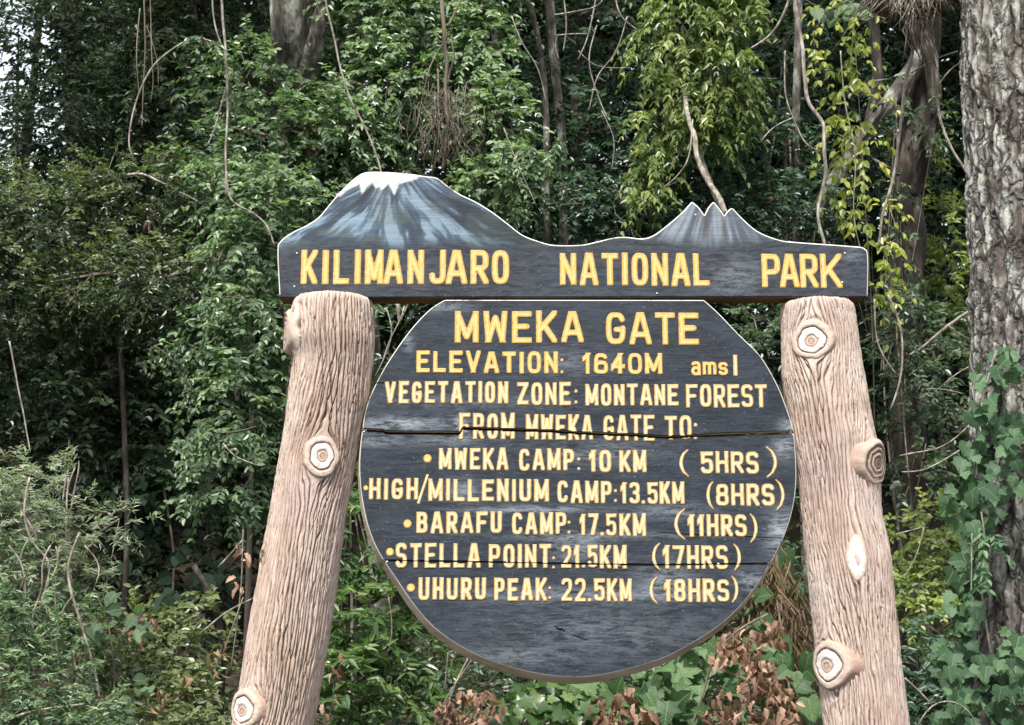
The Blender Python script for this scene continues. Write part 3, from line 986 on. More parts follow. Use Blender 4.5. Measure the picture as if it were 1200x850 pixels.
BUL(428.7, 572, 3); W('HIGH', 432, 490.5, 560.5, 586); C('/', 489, 502, 557, 590, 3.2); W('MILLENIUM', 501.5, 643.5, 561.6, 588); W('CAMP', 653, 717, 563.5, 590); C(':', 718.5, 724, 572, 590, 3.8)
W('13.5', 727, 771, 565, 591, 4.8); W('KM', 772.8, 802, 564.5, 591.5); C('(', 828, 837, 563, 598, 3.4); W('8HRS', 839, 907.5, 567, 593); C(')', 908.5, 919, 560.5, 599, 3.4)
BUL(477.5, 614, 5); W('BARAFU', 487.6, 588.5, 599.5, 625.5); W('CAMP', 599.7, 664, 600.5, 626.5); C(':', 664, 669.5, 609, 627, 3.8)
W('17.5', 679, 722.5, 602, 628, 4.8); W('KM', 725.6, 757, 602, 628.5); C('(', 790, 804, 595, 634, 3.6); W('11HRS', 805.7, 875, 603, 629.5); C(')', 878, 887.5, 600.5, 637, 3.4)
BUL(457, 647, 4.8); W('STELLA', 463, 563.5, 636.5, 666); W('POINT', 572.5, 646, 637.5, 666); C(':', 646, 651.5, 651, 668, 3.6)
W('21.5', 657.5, 700.5, 639, 666, 4.8); W('KM', 702.6, 734.5, 639, 667); C('(', 764, 775, 635, 670, 3.4); W('17HRS', 776.5, 853, 639, 667.5); C(')', 859, 868, 636, 670, 3.4)
BUL(481.5, 689, 5); W('UHURU', 490, 570, 677, 703.5); W('PEAK', 578.8, 641, 677.5, 704.5); C(':', 641.5, 647, 686, 704, 3.6)
W('22.5', 657.5, 709, 678, 705, 4.8); W('KM', 711, 740.5, 678, 705); C('(', 761, 771.5, 675, 709, 3.4); W('18HRS', 778, 854.5, 678.6, 706); C(')', 856.5, 865, 673.5, 707.5, 3.4)

# ---------------------------------------------------------------- carved log posts
pm = NT('carved_log_paint', .78, .3)
c0 = pm.ramp(pm.noise(5, 7, .7, (1, 1, .45)), [(.28, (.4, .285, .22)), (.48, (.58, .45, .37)), (.7, (.7, .6, .52))])
c0 = pm.mix(pm.ramp(pm.noise(2.6, 5, .65), [(.46, 0.0), (.66, .55)]), c0, (.6, .47, .45))
c0 = pm.mix(pm.ramp(pm.noise(3.4, 6, .7, (1, 1, .7), .4), [(.54, 0.0), (.7, .55)]), c0, (.38, .24, .17))
fl = pm.n('ShaderNodeTexNoise', Vector=pm.n('ShaderNodeVectorMath', _operation='MULTIPLY').outputs[0], Scale=1.0, Detail=7.0, Roughness=.72)
vmn = fl.inputs['Vector'].links[0].from_node
pm.t.links.new(pm.attr('flow', 'Vector'), vmn.inputs[0]); vmn.inputs[1].default_value = (170, 13, 0)
fib = fl.outputs['Fac']
c0 = pm.mix(pm.ramp(fib, [(.36, .9), (.47, 0.0)]), c0, (.15, .095, .07))
c0 = pm.mix(pm.ramp(fib, [(.55, 0.0), (.75, .4)]), c0, (.76, .66, .58))
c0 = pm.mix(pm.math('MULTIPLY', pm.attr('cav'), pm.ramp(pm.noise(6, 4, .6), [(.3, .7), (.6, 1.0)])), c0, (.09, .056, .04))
c0 = pm.mix(pm.ramp(pm.noise(60, 5, .8), [(.66, 0.0), (.72, .7)]), c0, (.12, .08, .06))
pm.col(c0)
pm.bump(pm.math('ADD', fib, pm.math('MULTIPLY', pm.noise(45, 7, .8), .5)), .9, .006)
M_POST = pm.m
km = NT('carved_knot_paint', .75, .3)
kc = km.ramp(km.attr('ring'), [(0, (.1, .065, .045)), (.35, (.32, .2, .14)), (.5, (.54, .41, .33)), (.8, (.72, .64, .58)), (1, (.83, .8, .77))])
kc = km.mix(km.ramp(km.noise(38, 7, .85, (1, 1, .5), .6), [(.34, .6), (.41, 0.0)]), kc, (.26, .17, .12))
kc = km.mix(km.ramp(km.noise(50, 6, .8), [(.48, 0.0), (.66, .65)]), kc, (.42, .29, .22))
km.col(kc)
km.bump(km.noise(70, 7, .8), .9, .006)
M_KNOT = km.m

YP = .055


def log_post(label, left, right, top_px, knots, seed, lean_base):
    """left/right: silhouette points in the photo; extended to the ground"""
    la = np.array(left, float); ra = np.array(right, float)
    ys = np.arange(top_px, 851, 12.0)
    cpts = []; rads = []
    for y in ys:
        xl = np.interp(y, la[:, 1], la[:, 0]); xr = np.interp(y, ra[:, 1], ra[:, 0])
        a = P(xl, y, YP); b = P(xr, y, YP)
        cpts.append((a + b) / 2); rads.append((b[0] - a[0]) / 2 * .985)
    cpts = np.array(cpts); rads = np.array(rads)
    # on down to the ground along the lean of the lowest part
    d = cpts[-1] - cpts[-12]; d = d / d[2]
    low = []
    for z in np.linspace(cpts[-1][2] - .05, -.15, 10):
        low.append(cpts[-1] + d * (z - cpts[-1][2]))
    cen = np.concatenate([cpts, np.array(low)])[::-1]
    rd = np.concatenate([rads, np.full(10, rads[-1]) * np.linspace(1, 1.08, 10)])[::-1]
    zc = cen[:, 2]
    # rows: coarse below the picture, fine in it
    zsplit = P(600, 870, 0)[2]
    ztop = cen[-1, 2]
    zr = np.concatenate([np.arange(zc[0], zsplit, .03), np.arange(zsplit, ztop, .0045)])
    CX = np.interp(zr, zc, cen[:, 0]); R = np.interp(zr, zc, rd)
    # smooth the silhouette a little
    K = np.ones(9) / 9
    R = np.convolve(np.pad(R, 4, 'edge'), K, 'valid')
    # angles: -PI..PI, 0 = towards the camera, dense in front
    tf = np.linspace(-1, 1, 291)
    th = PI * (tf * .62 + .38 * tf ** 3)
    th = th[:-1]
    TH, ZZ = np.meshgrid(th, zr)
    U = TH * .165
    Rm = R[:, None] + 0 * TH
    # stripes that flow round the knots
    su = U.copy(); sv = ZZ.copy()
    kd = []
    for (kx, ky, kw, kh, kind) in knots:
        kp = P(kx, ky, YP)
        cxk = np.interp(kp[2], zc, cen[:, 0]); rk = np.interp(kp[2], zc, rd)
        s_ = np.clip((kp[0] - cxk) / rk, -.999, .999)
        ka = math.asin(s_)
        # the front surface stands nearer than the axis plane
        front = YP - rk * math.cos(ka)
        kp = P(kx, ky, front)
        cxk = np.interp(kp[2], zc, cen[:, 0]); s_ = np.clip((kp[0] - cxk) / rk, -.98, .98); ka = math.asin(s_)
        a = kw * S0 / 2 * .86 + .004; b = kh * S0 / 2 * 1.1
        du = (U - ka * .165); dv = (ZZ - kp[2]) * a / b
        r2 = du * du + dv * dv
        su = su - du * np.clip(a * a / np.maximum(r2, a * a * .4), 0, 1) * (1 if kind != 'scar' else .6)
        kd.append((ka, kp[2], rk, cxk, kw * S0 / 2, kh * S0 / 2, kind, r2 / (a * a)))
    wv = .034 * (fbm(U * 9 + seed, ZZ * 3.4, seed, 3) - .45) + .014 * (vn(U * 30, ZZ * 11, seed + 3) - .5) + .006 * (vn(U * 60, ZZ * 24, seed + 4) - .5)
    q1 = (su + wv) / .0165
    q2 = (su - wv * 1.1 + .008 * (vn(U * 12, ZZ * 6, seed + 7) - .5)) / .024 + 7.3
    w1 = .55 + .8 * vn(U * 16, ZZ * 5, seed + 11); w2 = .2 + 1.0 * sstep(.35, .7, vn(U * 10, ZZ * 4, seed + 13))
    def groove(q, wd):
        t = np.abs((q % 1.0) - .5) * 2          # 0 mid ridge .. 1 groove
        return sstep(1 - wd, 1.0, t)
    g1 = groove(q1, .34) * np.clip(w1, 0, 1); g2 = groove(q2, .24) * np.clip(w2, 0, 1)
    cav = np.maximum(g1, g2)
    fine = fbm(su / .006, ZZ * 16, seed + 21, 3)
    lump = .012 * (fbm(U * 7, ZZ * 2.4, seed + 5, 3) - .47)
    disp = lump - .012 * cav + .008 * (fine - .47)
    for (ka, kz, rk, cxk, a, b, kind, r2n) in kd:
        sw_ = {'face': .007, 'side': .014, 'edge': .02, 'scar': .004, 'bump': .01}[kind]
        disp = disp + sw_ * np.exp(-r2n * .8)
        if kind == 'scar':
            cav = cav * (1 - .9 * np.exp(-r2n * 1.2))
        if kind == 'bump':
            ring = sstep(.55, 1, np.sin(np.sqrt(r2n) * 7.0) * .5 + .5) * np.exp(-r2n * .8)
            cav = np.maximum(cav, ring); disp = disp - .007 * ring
    # ragged, rounded top
    rimd = ztop - ZZ
    disp = disp - .012 * np.exp(-rimd / .01) * 1.0
    RR = Rm + disp
    topj = .012 * (fbm(np.cos(TH) * 4 + seed, np.sin(TH) * 4, seed + 33, 3) - .45) + .008 * (cav * -1 + .3)
    Z2 = ZZ + topj * np.exp(-rimd / .03)
    X = CX[:, None] + RR * np.sin(TH); Y = YP - RR * np.cos(TH)
    n, m = TH.shape
    V = np.stack([X, Y, Z2], -1).reshape(-1, 3)
    i = np.arange(n - 1)[:, None] * m; j = np.arange(m)[None]; j2 = (j + 1) % m
    F = np.stack([i + j, i + j2, i + m + j2, i + m + j], -1).reshape(-1, 4)
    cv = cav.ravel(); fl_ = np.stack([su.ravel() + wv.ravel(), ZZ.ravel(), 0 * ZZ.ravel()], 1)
    # cap: rings inwards
    base = (n - 1) * m; rows = []; cc = []
    for k, fr in enumerate((.93, .8, .55, .25, .04)):
        rr = RR[-1] * fr
        zt = ztop + .004 + (.008 * (1 - fr)) + .008 * (fbm(np.cos(th) * fr * 6, np.sin(th) * fr * 6, seed + 41, 3) - .45)
        rows.append(np.stack([CX[-1] + rr * np.sin(th), YP - rr * np.cos(th), zt], 1)); cc.append(np.full(m, .2)); fl_ = np.concatenate([fl_, np.stack([th * .165, zt + rr, 0 * th], 1)])
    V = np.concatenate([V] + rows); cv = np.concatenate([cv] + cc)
    for k in range(5):
        a0 = base if k == 0 else n * m + (k - 1) * m
        b0 = n * m + k * m
        jj = np.arange(m); jn = (jj + 1) % m
        F = np.concatenate([F, np.stack([a0 + jj, a0 + jn, b0 + jn, b0 + jj], 1)])
    loc = np.array([cen[0, 0], YP, 0.0])
    root = empty('carved_log_post', loc, label, 'post', 'carved log posts holding up the sign')
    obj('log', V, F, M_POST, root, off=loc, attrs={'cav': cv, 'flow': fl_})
    for (ka, kz, rk, cxk, a, b, kind, r2n) in kd:
        if kind == 'bump': continue
        nrm = np.array([math.sin(ka), -math.cos(ka), 0.0])
        if kind == 'side': nrm = unit(nrm + np.array([0, 0, -.12]))
        if kind == 'edge': nrm = np.array([math.sin(-1.28), -math.cos(-1.28), 0])
        tang = unit(np.cross(np.array([0, 0, 1.0]), nrm)); upv = np.cross(nrm, tang)
        c_ = np.array([cxk, YP, kz]) + nrm * (rk)
        # widen for the turned-away ones so that they show at their size
        aa = a / max(.45, math.cos(ka)); bb = b
        if kind == 'edge': aa = bb * .8
        prot = {'face': .008, 'side': .016, 'edge': .014, 'scar': .003}[kind]
        ns = 56; t = np.linspace(0, 2 * PI, ns, endpoint=False)
        wob = 1 + .15 * (fbm(np.cos(t) * 1.7 + seed + kz * 9, np.sin(t) * 1.7, 3, 3) - .45) * 2
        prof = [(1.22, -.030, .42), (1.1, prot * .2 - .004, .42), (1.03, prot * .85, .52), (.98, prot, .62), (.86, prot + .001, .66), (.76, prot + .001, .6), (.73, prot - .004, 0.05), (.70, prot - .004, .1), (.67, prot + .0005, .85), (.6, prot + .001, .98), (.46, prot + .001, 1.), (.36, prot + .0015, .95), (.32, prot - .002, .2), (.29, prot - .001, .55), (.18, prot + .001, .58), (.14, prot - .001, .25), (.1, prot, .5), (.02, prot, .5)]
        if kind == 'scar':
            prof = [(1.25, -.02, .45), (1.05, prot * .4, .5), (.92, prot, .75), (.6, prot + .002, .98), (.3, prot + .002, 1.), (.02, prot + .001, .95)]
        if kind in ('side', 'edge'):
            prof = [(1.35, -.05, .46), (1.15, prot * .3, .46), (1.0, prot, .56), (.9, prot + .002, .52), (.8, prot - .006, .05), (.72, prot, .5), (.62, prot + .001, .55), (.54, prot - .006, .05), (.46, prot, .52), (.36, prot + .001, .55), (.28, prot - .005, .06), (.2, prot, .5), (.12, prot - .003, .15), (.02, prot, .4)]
        Vk = []; rg = []
        for (fr, h, rv) in prof:
            wk = 1 + (wob - 1) * (1.2 if fr < .75 else .8)
            sx = (1 - fr) * .12 * math.sin(kz * 31) * aa; sz = (1 - fr) * .14 * math.cos(kz * 47) * bb
            rgh = 1 + .05 * (vn(t * 5 + fr * 9, t * 0 + kz, 9) - .5)
            Vk.append(c_ + np.outer(np.cos(t) * wk * rgh * aa * fr + sx, tang) + np.outer(np.sin(t) * wk * rgh * bb * fr + sz, upv) + np.outer(h + .002 * (vn(np.cos(t) * 5 * fr + kz * 3, np.sin(t) * 5 * fr, 12) - .5), nrm))
            rg.append(np.full(ns, rv))
        # follow the round of the log: points off to the side sit further back
        Vk = np.concatenate(Vk); rg = np.concatenate(rg)
        off_u = (Vk - c_) @ tang
        Vk = Vk - nrm * (off_u ** 2 / (2 * rk) * .6)[:, None]
        Fk = []
        for r_ in range(len(prof) - 1):
            jj = np.arange(ns); jn = (jj + 1) % ns
            Fk.append(np.stack([r_ * ns + jj, r_ * ns + jn, (r_ + 1) * ns + jn, (r_ + 1) * ns + jj], 1))
        obj('knot', Vk, np.concatenate(Fk), M_KNOT, root, off=loc, attrs={'ring': rg})
    return root


log_post('left carved log post with a pale ringed knot halfway up, leaning inward',
         [(343, 350), (338, 372), (337, 400), (342, 425), (333, 500), (316, 600), (297, 700), (281, 800), (271, 850)],
         [(438, 350), (440, 400), (432, 470), (420, 530), (408, 600), (399, 660), (389, 730), (377, 800), (368, 850)],
         352, [(347, 386, 24, 46, 'edge'), (376, 535, 38, 46, 'face'), (309, 650, 14, 22, 'bump'), (287, 831, 36, 40, 'face')], 3, 0)
log_post('right carved log post with a pale ringed knot near its top',
         [(915, 358), (916, 440), (924, 500), (934, 560), (940, 620), (947, 680), (956, 760), (966, 850)],
         [(1001, 358), (1010, 420), (1021, 480), (1028, 520), (1031, 560), (1033, 600), (1044, 650), (1051, 720), (1058, 790), (1065, 850)],
         357, [(952, 397, 42, 44, 'face'), (1022, 538, 34, 48, 'side'), (1004, 655, 22, 46, 'scar'), (974, 779, 30, 50, 'face')], 8, 0)
#@@FOREST
# ================================================================== THE FOREST
def blade_cloud(name, label, kind, boxes, mat, dens, leaf, style='kite', group=None, nl=8, cat=None):
    """a mass of leaves too far off to tell the plants apart"""
    Vs = []; Fs = []; Rs = []; o = 0
    for (x0, x1, z0, z1, y0, y1, fn) in boxes:
        n = int((x1 - x0) * (z1 - z0) * dens / nl)
        O = np.stack([rng.uniform(x0, x1, n), rng.uniform(y0, y1, n), rng.uniform(z0, z1, n)], 1)
        # clumps: keep where a lumpy field is high
        f = fbm(O[:, 0] * .9 + 3, O[:, 2] * .9 + O[:, 1] * .7, 51, 3)
        k = f > .33 + rng.uniform(0, .12, n)
        if fn is not None: k &= fn(O)
        O = O[k]
        T = rng.normal(0, 1, O.shape) + np.array([0, -.6, 0])
        V, F, r, info = sprays(O, T, nl, leaf * 3.2, leaf, .5, style, .4)
        Vs.append(V); Fs.append(F + o); Rs.append(r); o += len(V)
    ob = obj(name, np.concatenate(Vs), np.concatenate(Fs), mat, attrs={'rnd': np.concatenate(Rs)}, smooth=False)
    return tag(ob, label, cat, group, kind)


# far wood, in two depths: the sky shows only through the upper left corner
def no_corner(O):
    d = O - CAM; px = 600 + F_PX * d[:, 0] / (d @ FW); py = 425 - F_PX * (d @ UP) / (d @ FW)
    edge = 100 + 50 * (vn(O[:, 2] * .8, O[:, 2] * 0, 4) - .5) * 2 - .25 * np.clip(py, -400, 300)
    return ~((px < edge) & (px > -330) & (py < 330))


blade_cloud('distant_forest', 'far-off dark forest seen as one mass between the nearer trees', 'stuff',
            [(-14, 9, 0.8, 6, 12.5, 15.0, no_corner), (-12, 9, 5, 14, 12.5, 16, no_corner)], M_FAR, 1150, .13)
blade_cloud('distant_forest', 'deepest mass of dark forest leaves on the rising ground', 'stuff',
            [(-12, 15, 1.5, 17, 18, 20, no_corner)], M_FAR, 620, .34)
# unseen leaf canopy, added above the view to shade the back of the wood
def shade_canopy_mass():
    n = 2600
    O = np.stack([rng.uniform(-9, 11, n), rng.uniform(5.2, 17, n), rng.uniform(12.2, 14.5, n)], 1)
    O[:, 2] += .5 * np.clip(O[:, 1] - 14, 0, 5)
    px = O[:, 0] / (O[:, 1] + 5.5)
    O = O[(px > -.30) | (O[:, 1] < 8)]
    T = rng.normal(0, 1, O.shape) * np.array([1, 1, .4])
    V, F, r, info = sprays(O, T, 8, 1.0, .36, .55, 'kite', .3)
    tag(obj('shade_canopy', V, F, M_FAR, attrs={'rnd': r}, smooth=False), 'unseen leaf canopy added above the view to shade the forest', kind='stuff')


shade_canopy_mass()

# --- large crowns and shrubs, left side
plant('evergreen_tree', 'dark small-leaved evergreen tree at the upper left with sky showing through', 'tree',
      [(150, 60, 10, 120, 75, .9), (255, 30, 10.4, 110, 80, .9), (110, 150, 9.8, 110, 70, .8), (215, 150, 10, 110, 75, .9), (300, 130, 10.2, 70, 80, .8), (60, 60, 10.3, 60, 80, .7),
       (200, -50, 10.2, 160, 70, 1), (40, 190, 9.8, 80, 55, .7), (10, 260, 10.0, 70, 60, .7)],
      M_DARK, dens=62, nl=10, tl=.32, leaf=.085, base=(92, 11.0), stem_r=.16, stem_mat=M_TRUNKD, droop=.45)
plant('forest_tree', 'thin spray-leaved tree at the left edge against the white sky', 'tree',
      [(22, 40, 12, 50, 60, .6), (30, 130, 12, 40, 50, .6), (12, 210, 12, 50, 50, .6), (50, -20, 12, 70, 50, .6), (-50, 80, 12, 90, 120, .8)],
      M_BLUE, dens=15, nl=10, tl=.35, leaf=.08, base=(-20, 12.4), stem_r=.1, stem_mat=M_TRUNKD, droop=.4)
plant('leafy_shrub', 'broad olive-green shrub in the left middle above the dark hollow', 'shrub',
      [(70, 270, 8.2, 110, 60, .8), (180, 240, 8.5, 110, 50, .8), (270, 250, 8.6, 80, 55, .7), (30, 350, 8.0, 90, 60, .8), (130, 350, 8.2, 80, 45, .6), (-40, 300, 8.2, 80, 100, .8), (190, 330, 7.4, 90, 40, .9)],
      M_OLIVE, dens=120, nl=12, tl=.25, leaf=.066, asp=.45, base=(110, 8.9), stem_r=.05)
plant('leafy_shrub', 'very dark shrub at the left filling the hollow behind the silvery bush', 'shrub',
      [(60, 450, 8.6, 120, 70, .8), (190, 420, 8.9, 110, 90, .7), (210, 540, 9.0, 110, 80, .7), (90, 540, 8.8, 100, 70, .6), (220, 650, 9.2, 110, 80, .5), (280, 460, 9.2, 60, 110, .5)],
      M_DARK, dens=55, nl=10, tl=.3, leaf=.105, asp=.5, base=(150, 9.4), stem_r=.05)
plant('climbing_shrub', 'light green leafy thicket pressed against the left of the left post', 'shrub',
      [(300, 300, 6.2, 50, 50, .5), (310, 390, 6.0, 45, 60, .5), (285, 470, 6.0, 45, 60, .45), (290, 240, 6.5, 60, 50, .5), (262, 400, 6.3, 45, 40, .4), (275, 560, 6.0, 50, 50, .4), (340, 260, 6.4, 50, 60, .5)],
      M_CREEP, dens=115, nl=12, tl=.24, leaf=.075, asp=.5, base=(300, 6.5), stem_r=.03, droop=.55)
plant('climbing_shrub', 'mid-green creeper curtain left of the painted mountain', 'shrub',
      [(330, 180, 7.6, 80, 60, .6), (300, 110, 7.9, 60, 60, .6), (390, 160, 7.6, 60, 60, .6), (250, 190, 7.8, 50, 40, .5), (370, 90, 8.3, 40, 40, .5)],
      M_CREEP, dens=78, nl=12, tl=.26, leaf=.075, base=(330, 8.0), stem_r=.04, rbias=-.1)
# --- centre: two creeper-clad trees
plant('creeper_clad_tree', 'tree clad in pale green creeper above the snowy peak, left of the hanging roots', 'tree',
      [(430, 40, 8.0, 50, 70, .55), (465, 110, 7.8, 55, 60, .55), (425, 170, 7.7, 60, 45, .5), (490, 30, 8.0, 50, 60, .5), (410, -40, 8.2, 80, 60, .7), (470, 180, 7.9, 45, 40, .4)],
      M_CREEP, dens=105, nl=12, tl=.26, leaf=.08, base=(455, 8.6), stem_r=.12, stem_mat=M_TRUNKL, rbias=.24, droop=.55)
plant('creeper_clad_tree', 'tree clad in pale green creeper right of the hanging brown roots', 'tree',
      [(560, 60, 8.0, 45, 70, .5), (580, 150, 7.8, 45, 60, .5), (600, 215, 7.6, 40, 40, .45), (560, -30, 8.2, 60, 60, .6), (570, 230, 7.6, 40, 35, .4), (540, 120, 8.1, 40, 60, .4)],
      M_CREEP, dens=105, nl=12, tl=.26, leaf=.08, base=(575, 8.6), stem_r=.1, stem_mat=M_TRUNKL, rbias=.26, droop=.55)
plant('forest_tree', 'dark tree with bluish leaves between the creeper-clad tree and the bright drooping tree', 'tree',
      [(690, 60, 9.6, 60, 90, .8), (655, 150, 9.2, 50, 60, .6), (700, 190, 9.0, 60, 60, .6), (640, 30, 9.8, 50, 80, .7), (680, -50, 10, 90, 60, .8), (650, 240, 9.0, 50, 40, .5)],
      M_BLUE, dens=45, nl=10, tl=.32, leaf=.09, base=(700, 10.0), stem_r=.08, stem_mat=M_TRUNKD)
plant('drooping_tree', 'bright yellow-green tree with drooping leaf tufts behind the three small peaks', 'tree',
      [(800, 25, 7.4, 60, 40, .5), (855, 30, 7.4, 40, 45, .5), (780, 75, 7.3, 42, 36, .4), (840, 85, 7.2, 45, 36, .4), (795, 125, 7.3, 40, 34, .4), (850, 130, 7.4, 32, 40, .4), (765, 155, 7.3, 24, 26, .3),
       (830, 155, 7.2, 40, 26, .3), (770, 200, 7.2, 22, 34, .3), (755, 235, 7.2, 26, 20, .3), (820, -45, 7.5, 80, 40, .6)],
      M_BRIGHT, dens=100, nl=12, tl=.2, leaf=.095, asp=.42, style='lance', base=(850, 7.6), stem_r=.03, droop=1.1,
      stem=[P(845, 245, 7.1), P(822, 190, 7.1), P(803, 120, 7.2), P(800, 30, 7.4)], stem_mat=M_LIANA)
plant('leafy_shrub', 'dark fine-leaved bush behind PARK between the hanging vines', 'shrub',
      [(900, 200, 8.2, 70, 60, .7), (890, 100, 9.0, 50, 70, .6), (870, 260, 7.8, 70, 40, .6), (930, 250, 7.8, 60, 40, .6), (920, 40, 9.2, 50, 70, .6), (720, 250, 8.0, 70, 40, .6), (985, 120, 9.6, 60, 120, .5)],
      M_BLUE, dens=85, nl=12, tl=.22, leaf=.06, base=(900, 8.8), stem_r=.05, rbias=-.05)
plant('hanging_creeper', 'yellow-green leaved creeper hanging beside the pale crooked liana', 'vine',
      [(975, 60, 5.6, 24, 40, .2), (995, 110, 5.6, 26, 34, .2), (985, 160, 5.6, 26, 30, .2), (1010, 190, 5.6, 22, 34, .2), (975, 215, 5.6, 18, 24, .2), (1020, 260, 5.5, 22, 30, .2), (1030, 330, 5.4, 14, 50, .15), (1045, 300, 5.4, 16, 22, .15), (1000, 20, 5.8, 40, 20, .25)],
      M_YEL, dens=60, nl=6, tl=.2, leaf=.085, asp=.55, base=(1000, 5.8), stem_r=.008, droop=1.2, stem_name='stem', part='foliage')
plant('sunlit_bush', 'sunlit yellow-green bush seen between the twisted dark trunk and the big trunk', 'shrub',
      [(1095, 270, 9.2, 40, 36, .5), (1110, 330, 9.0, 32, 30, .4), (1075, 320, 9.2, 30, 24, .4), (1120, 390, 9.3, 30, 30, .4), (1060, 180, 10.4, 30, 40, .4)],
      M_BRIGHT, dens=80, nl=10, tl=.22, leaf=.08, base=(1100, 9.6), stem_r=.03, rbias=.15)
plant('leafy_shrub', 'dark tangled shrub right of the right post under the crossing bare twigs', 'shrub',
      [(1060, 440, 6.2, 50, 60, .5), (1085, 520, 6.6, 60, 50, .5), (1050, 380, 6.0, 30, 50, .4), (1065, 560, 5.6, 36, 30, .4), (1110, 450, 7.0, 40, 80, .5), (900, 420, 7.5, 40, 50, .5)],
      M_DARK, dens=62, nl=10, tl=.24, leaf=.07, base=(1080, 7.0), stem_r=.03, rbias=.1)
plant('low_bush', 'yellow-green small-leaved bush low between the right post and the ivy', 'shrub',
      [(1080, 630, 5.4, 45, 36, .45), (1070, 690, 5.2, 42, 30, .45), (1110, 665, 5.6, 40, 44, .4), (1095, 720, 5.0, 50, 24, .4)],
      M_BRIGHT, dens=190, nl=10, tl=.16, leaf=.055, asp=.6, base=(1085, 5.8), stem_r=.02, rbias=.12)
plant('low_bush', 'bluish-green low plant at the foot of the right post', 'shrub',
      [(1080, 780, 4.2, 40, 45, .35), (1075, 840, 4.0, 50, 40, .35), (1120, 820, 4.2, 50, 50, .35), (1160, 850, 4.2, 60, 40, .35)],
      M_BLUE, dens=150, nl=10, tl=.2, leaf=.085, asp=.35, style='lance', base=(1085, 4.5), stem_r=.015, rbias=.1)
# behind the round board and between the posts
plant('thicket', 'green lance-leaved thicket between the left post and the round board', 'shrub',
      [(420, 640, 3.2, 30, 46, .3), (440, 720, 3.0, 40, 45, .3), (420, 800, 2.8, 34, 46, .3), (470, 760, 3.2, 44, 40, .3), (410, 560, 3.6, 24, 44, .3), (390, 830, 2.8, 30, 40, .3), (470, 830, 3.1, 44, 30, .3)],
      M_LANCE, dens=150, nl=10, tl=.17, leaf=.095, asp=.34, style='lance', base=(430, 3.4), stem_r=.015, droop=.3)
plant('leafy_shrub', 'shadowed green shrub glimpsed above the round board beside the left post', 'shrub',
      [(450, 400, 6.0, 44, 50, .5), (440, 480, 5.8, 30, 60, .4), (560, 345, 6.4, 100, 24, .4), (890, 385, 6.3, 36, 40, .4), (900, 560, 6.3, 50, 100, .4)],
      M_CREEP, dens=70, nl=10, tl=.22, leaf=.07, base=(470, 6.5), stem_r=.02, rbias=-.2)
plant('leafy_shrub', 'dark small-leaved shrub low behind the bottom of the round board', 'shrub',
      [(560, 800, 4.8, 60, 40, .4), (640, 815, 4.8, 60, 34, .4), (520, 840, 4.4, 70, 30, .4), (600, 850, 4.2, 60, 30, .4), (700, 800, 5, 70, 50, .4), (800, 760, 5.2, 70, 60, .4), (900, 720, 5.4, 60, 80, .4), (600, 720, 5.6, 160, 80, .4)],
      M_DARK, dens=70, nl=10, tl=.2, leaf=.06, base=(600, 5.4), stem_r=.02, rbias=.12)
plant('climbing_shrub', 'leafy creeper draped over the twisted dark trunk', 'vine',
      [(1052, 300, 7.2, 16, 30, .2), (1070, 360, 7.1, 20, 30, .2), (1050, 120, 7.2, 14, 30, .2), (1095, 150, 7.4, 14, 40, .2), (1040, 230, 7.0, 16, 30, .2), (1060, 420, 7.0, 24, 26, .2)],
      M_DARK, dens=75, nl=10, tl=.18, leaf=.07, base=(1062, 7.3), stem_r=.012, rbias=.15, droop=.8, part='foliage', stem_name='stem')
# bottom left
plant('feathery_shrub', 'silvery feather-leaved shrub with dead twigs at the lower left', 'shrub',
      [(55, 570, 3.1, 45, 30, .35), (30, 610, 3.0, 45, 45, .35), (90, 620, 3.0, 45, 34, .35), (140, 608, 3.0, 30, 14, .2), (60, 670, 3.0, 60, 36, .35), (115, 680, 3.0, 22, 26, .2), (-20, 600, 3.1, 50, 70, .4), (20, 560, 3.1, 30, 20, .3)],
      M_SILV, dens=210, nl=16, tl=.13, leaf=.05, asp=.2, style='lance', base=(85, 3.2), stem_r=.012, droop=.15, rbias=0,
      stem=[[P(112, 860, 3.0), P(105, 770, 3.0), P(85, 690, 3.0), P(75, 640, 3.0), P(80, 560, 3.0)], [P(85, 690, 3.0), P(55, 640, 2.95), P(30, 600, 3.0)], [P(80, 650, 3.0), P(110, 620, 3.0), P(140, 608, 3.0)]], stem_mat=M_LIANA, stem_name='stem', part='foliage')
plant('feathery_shrub', 'bluish feathery foliage at the lowest left edge of the picture', 'shrub',
      [(20, 720, 2.5, 50, 40, .3), (10, 800, 2.4, 60, 50, .3), (60, 800, 2.4, 50, 50, .3), (95, 740, 2.8, 30, 40, .25), (20, 680, 2.9, 50, 40, .3), (90, 860, 2.3, 80, 30, .3), (50, 745, 2.6, 34, 30, .25), (110, 840, 2.4, 50, 30, .3)],
      M_CREEP, dens=230, nl=14, tl=.13, leaf=.05, asp=.3, style='lance', base=(25, 2.7), stem_r=.01, droop=.2, stem_name='stem', part='foliage', rbias=0)
plant('low_bush', 'bright small-leaved weeds on the litter left of the left post foot', 'shrub',
      [(160, 790, 3.4, 40, 26, .3), (210, 775, 3.6, 44, 24, .3), (190, 740, 3.8, 40, 16, .25), (235, 830, 3.2, 40, 26, .3), (150, 840, 3.0, 40, 24, .3), (250, 760, 3.8, 20, 14, .2), (130, 770, 3.3, 30, 30, .25), (220, 810, 3.4, 44, 20, .25), (160, 730, 3.9, 50, 20, .3), (240, 720, 4.2, 40, 24, .3), (200, 850, 2.9, 50, 20, .3)],
      M_OLIVE, dens=210, nl=8, tl=.14, leaf=.06, asp=.55, base=(200, 3.8), stem_r=.01, stem_name='stem', part='foliage', rbias=.3)

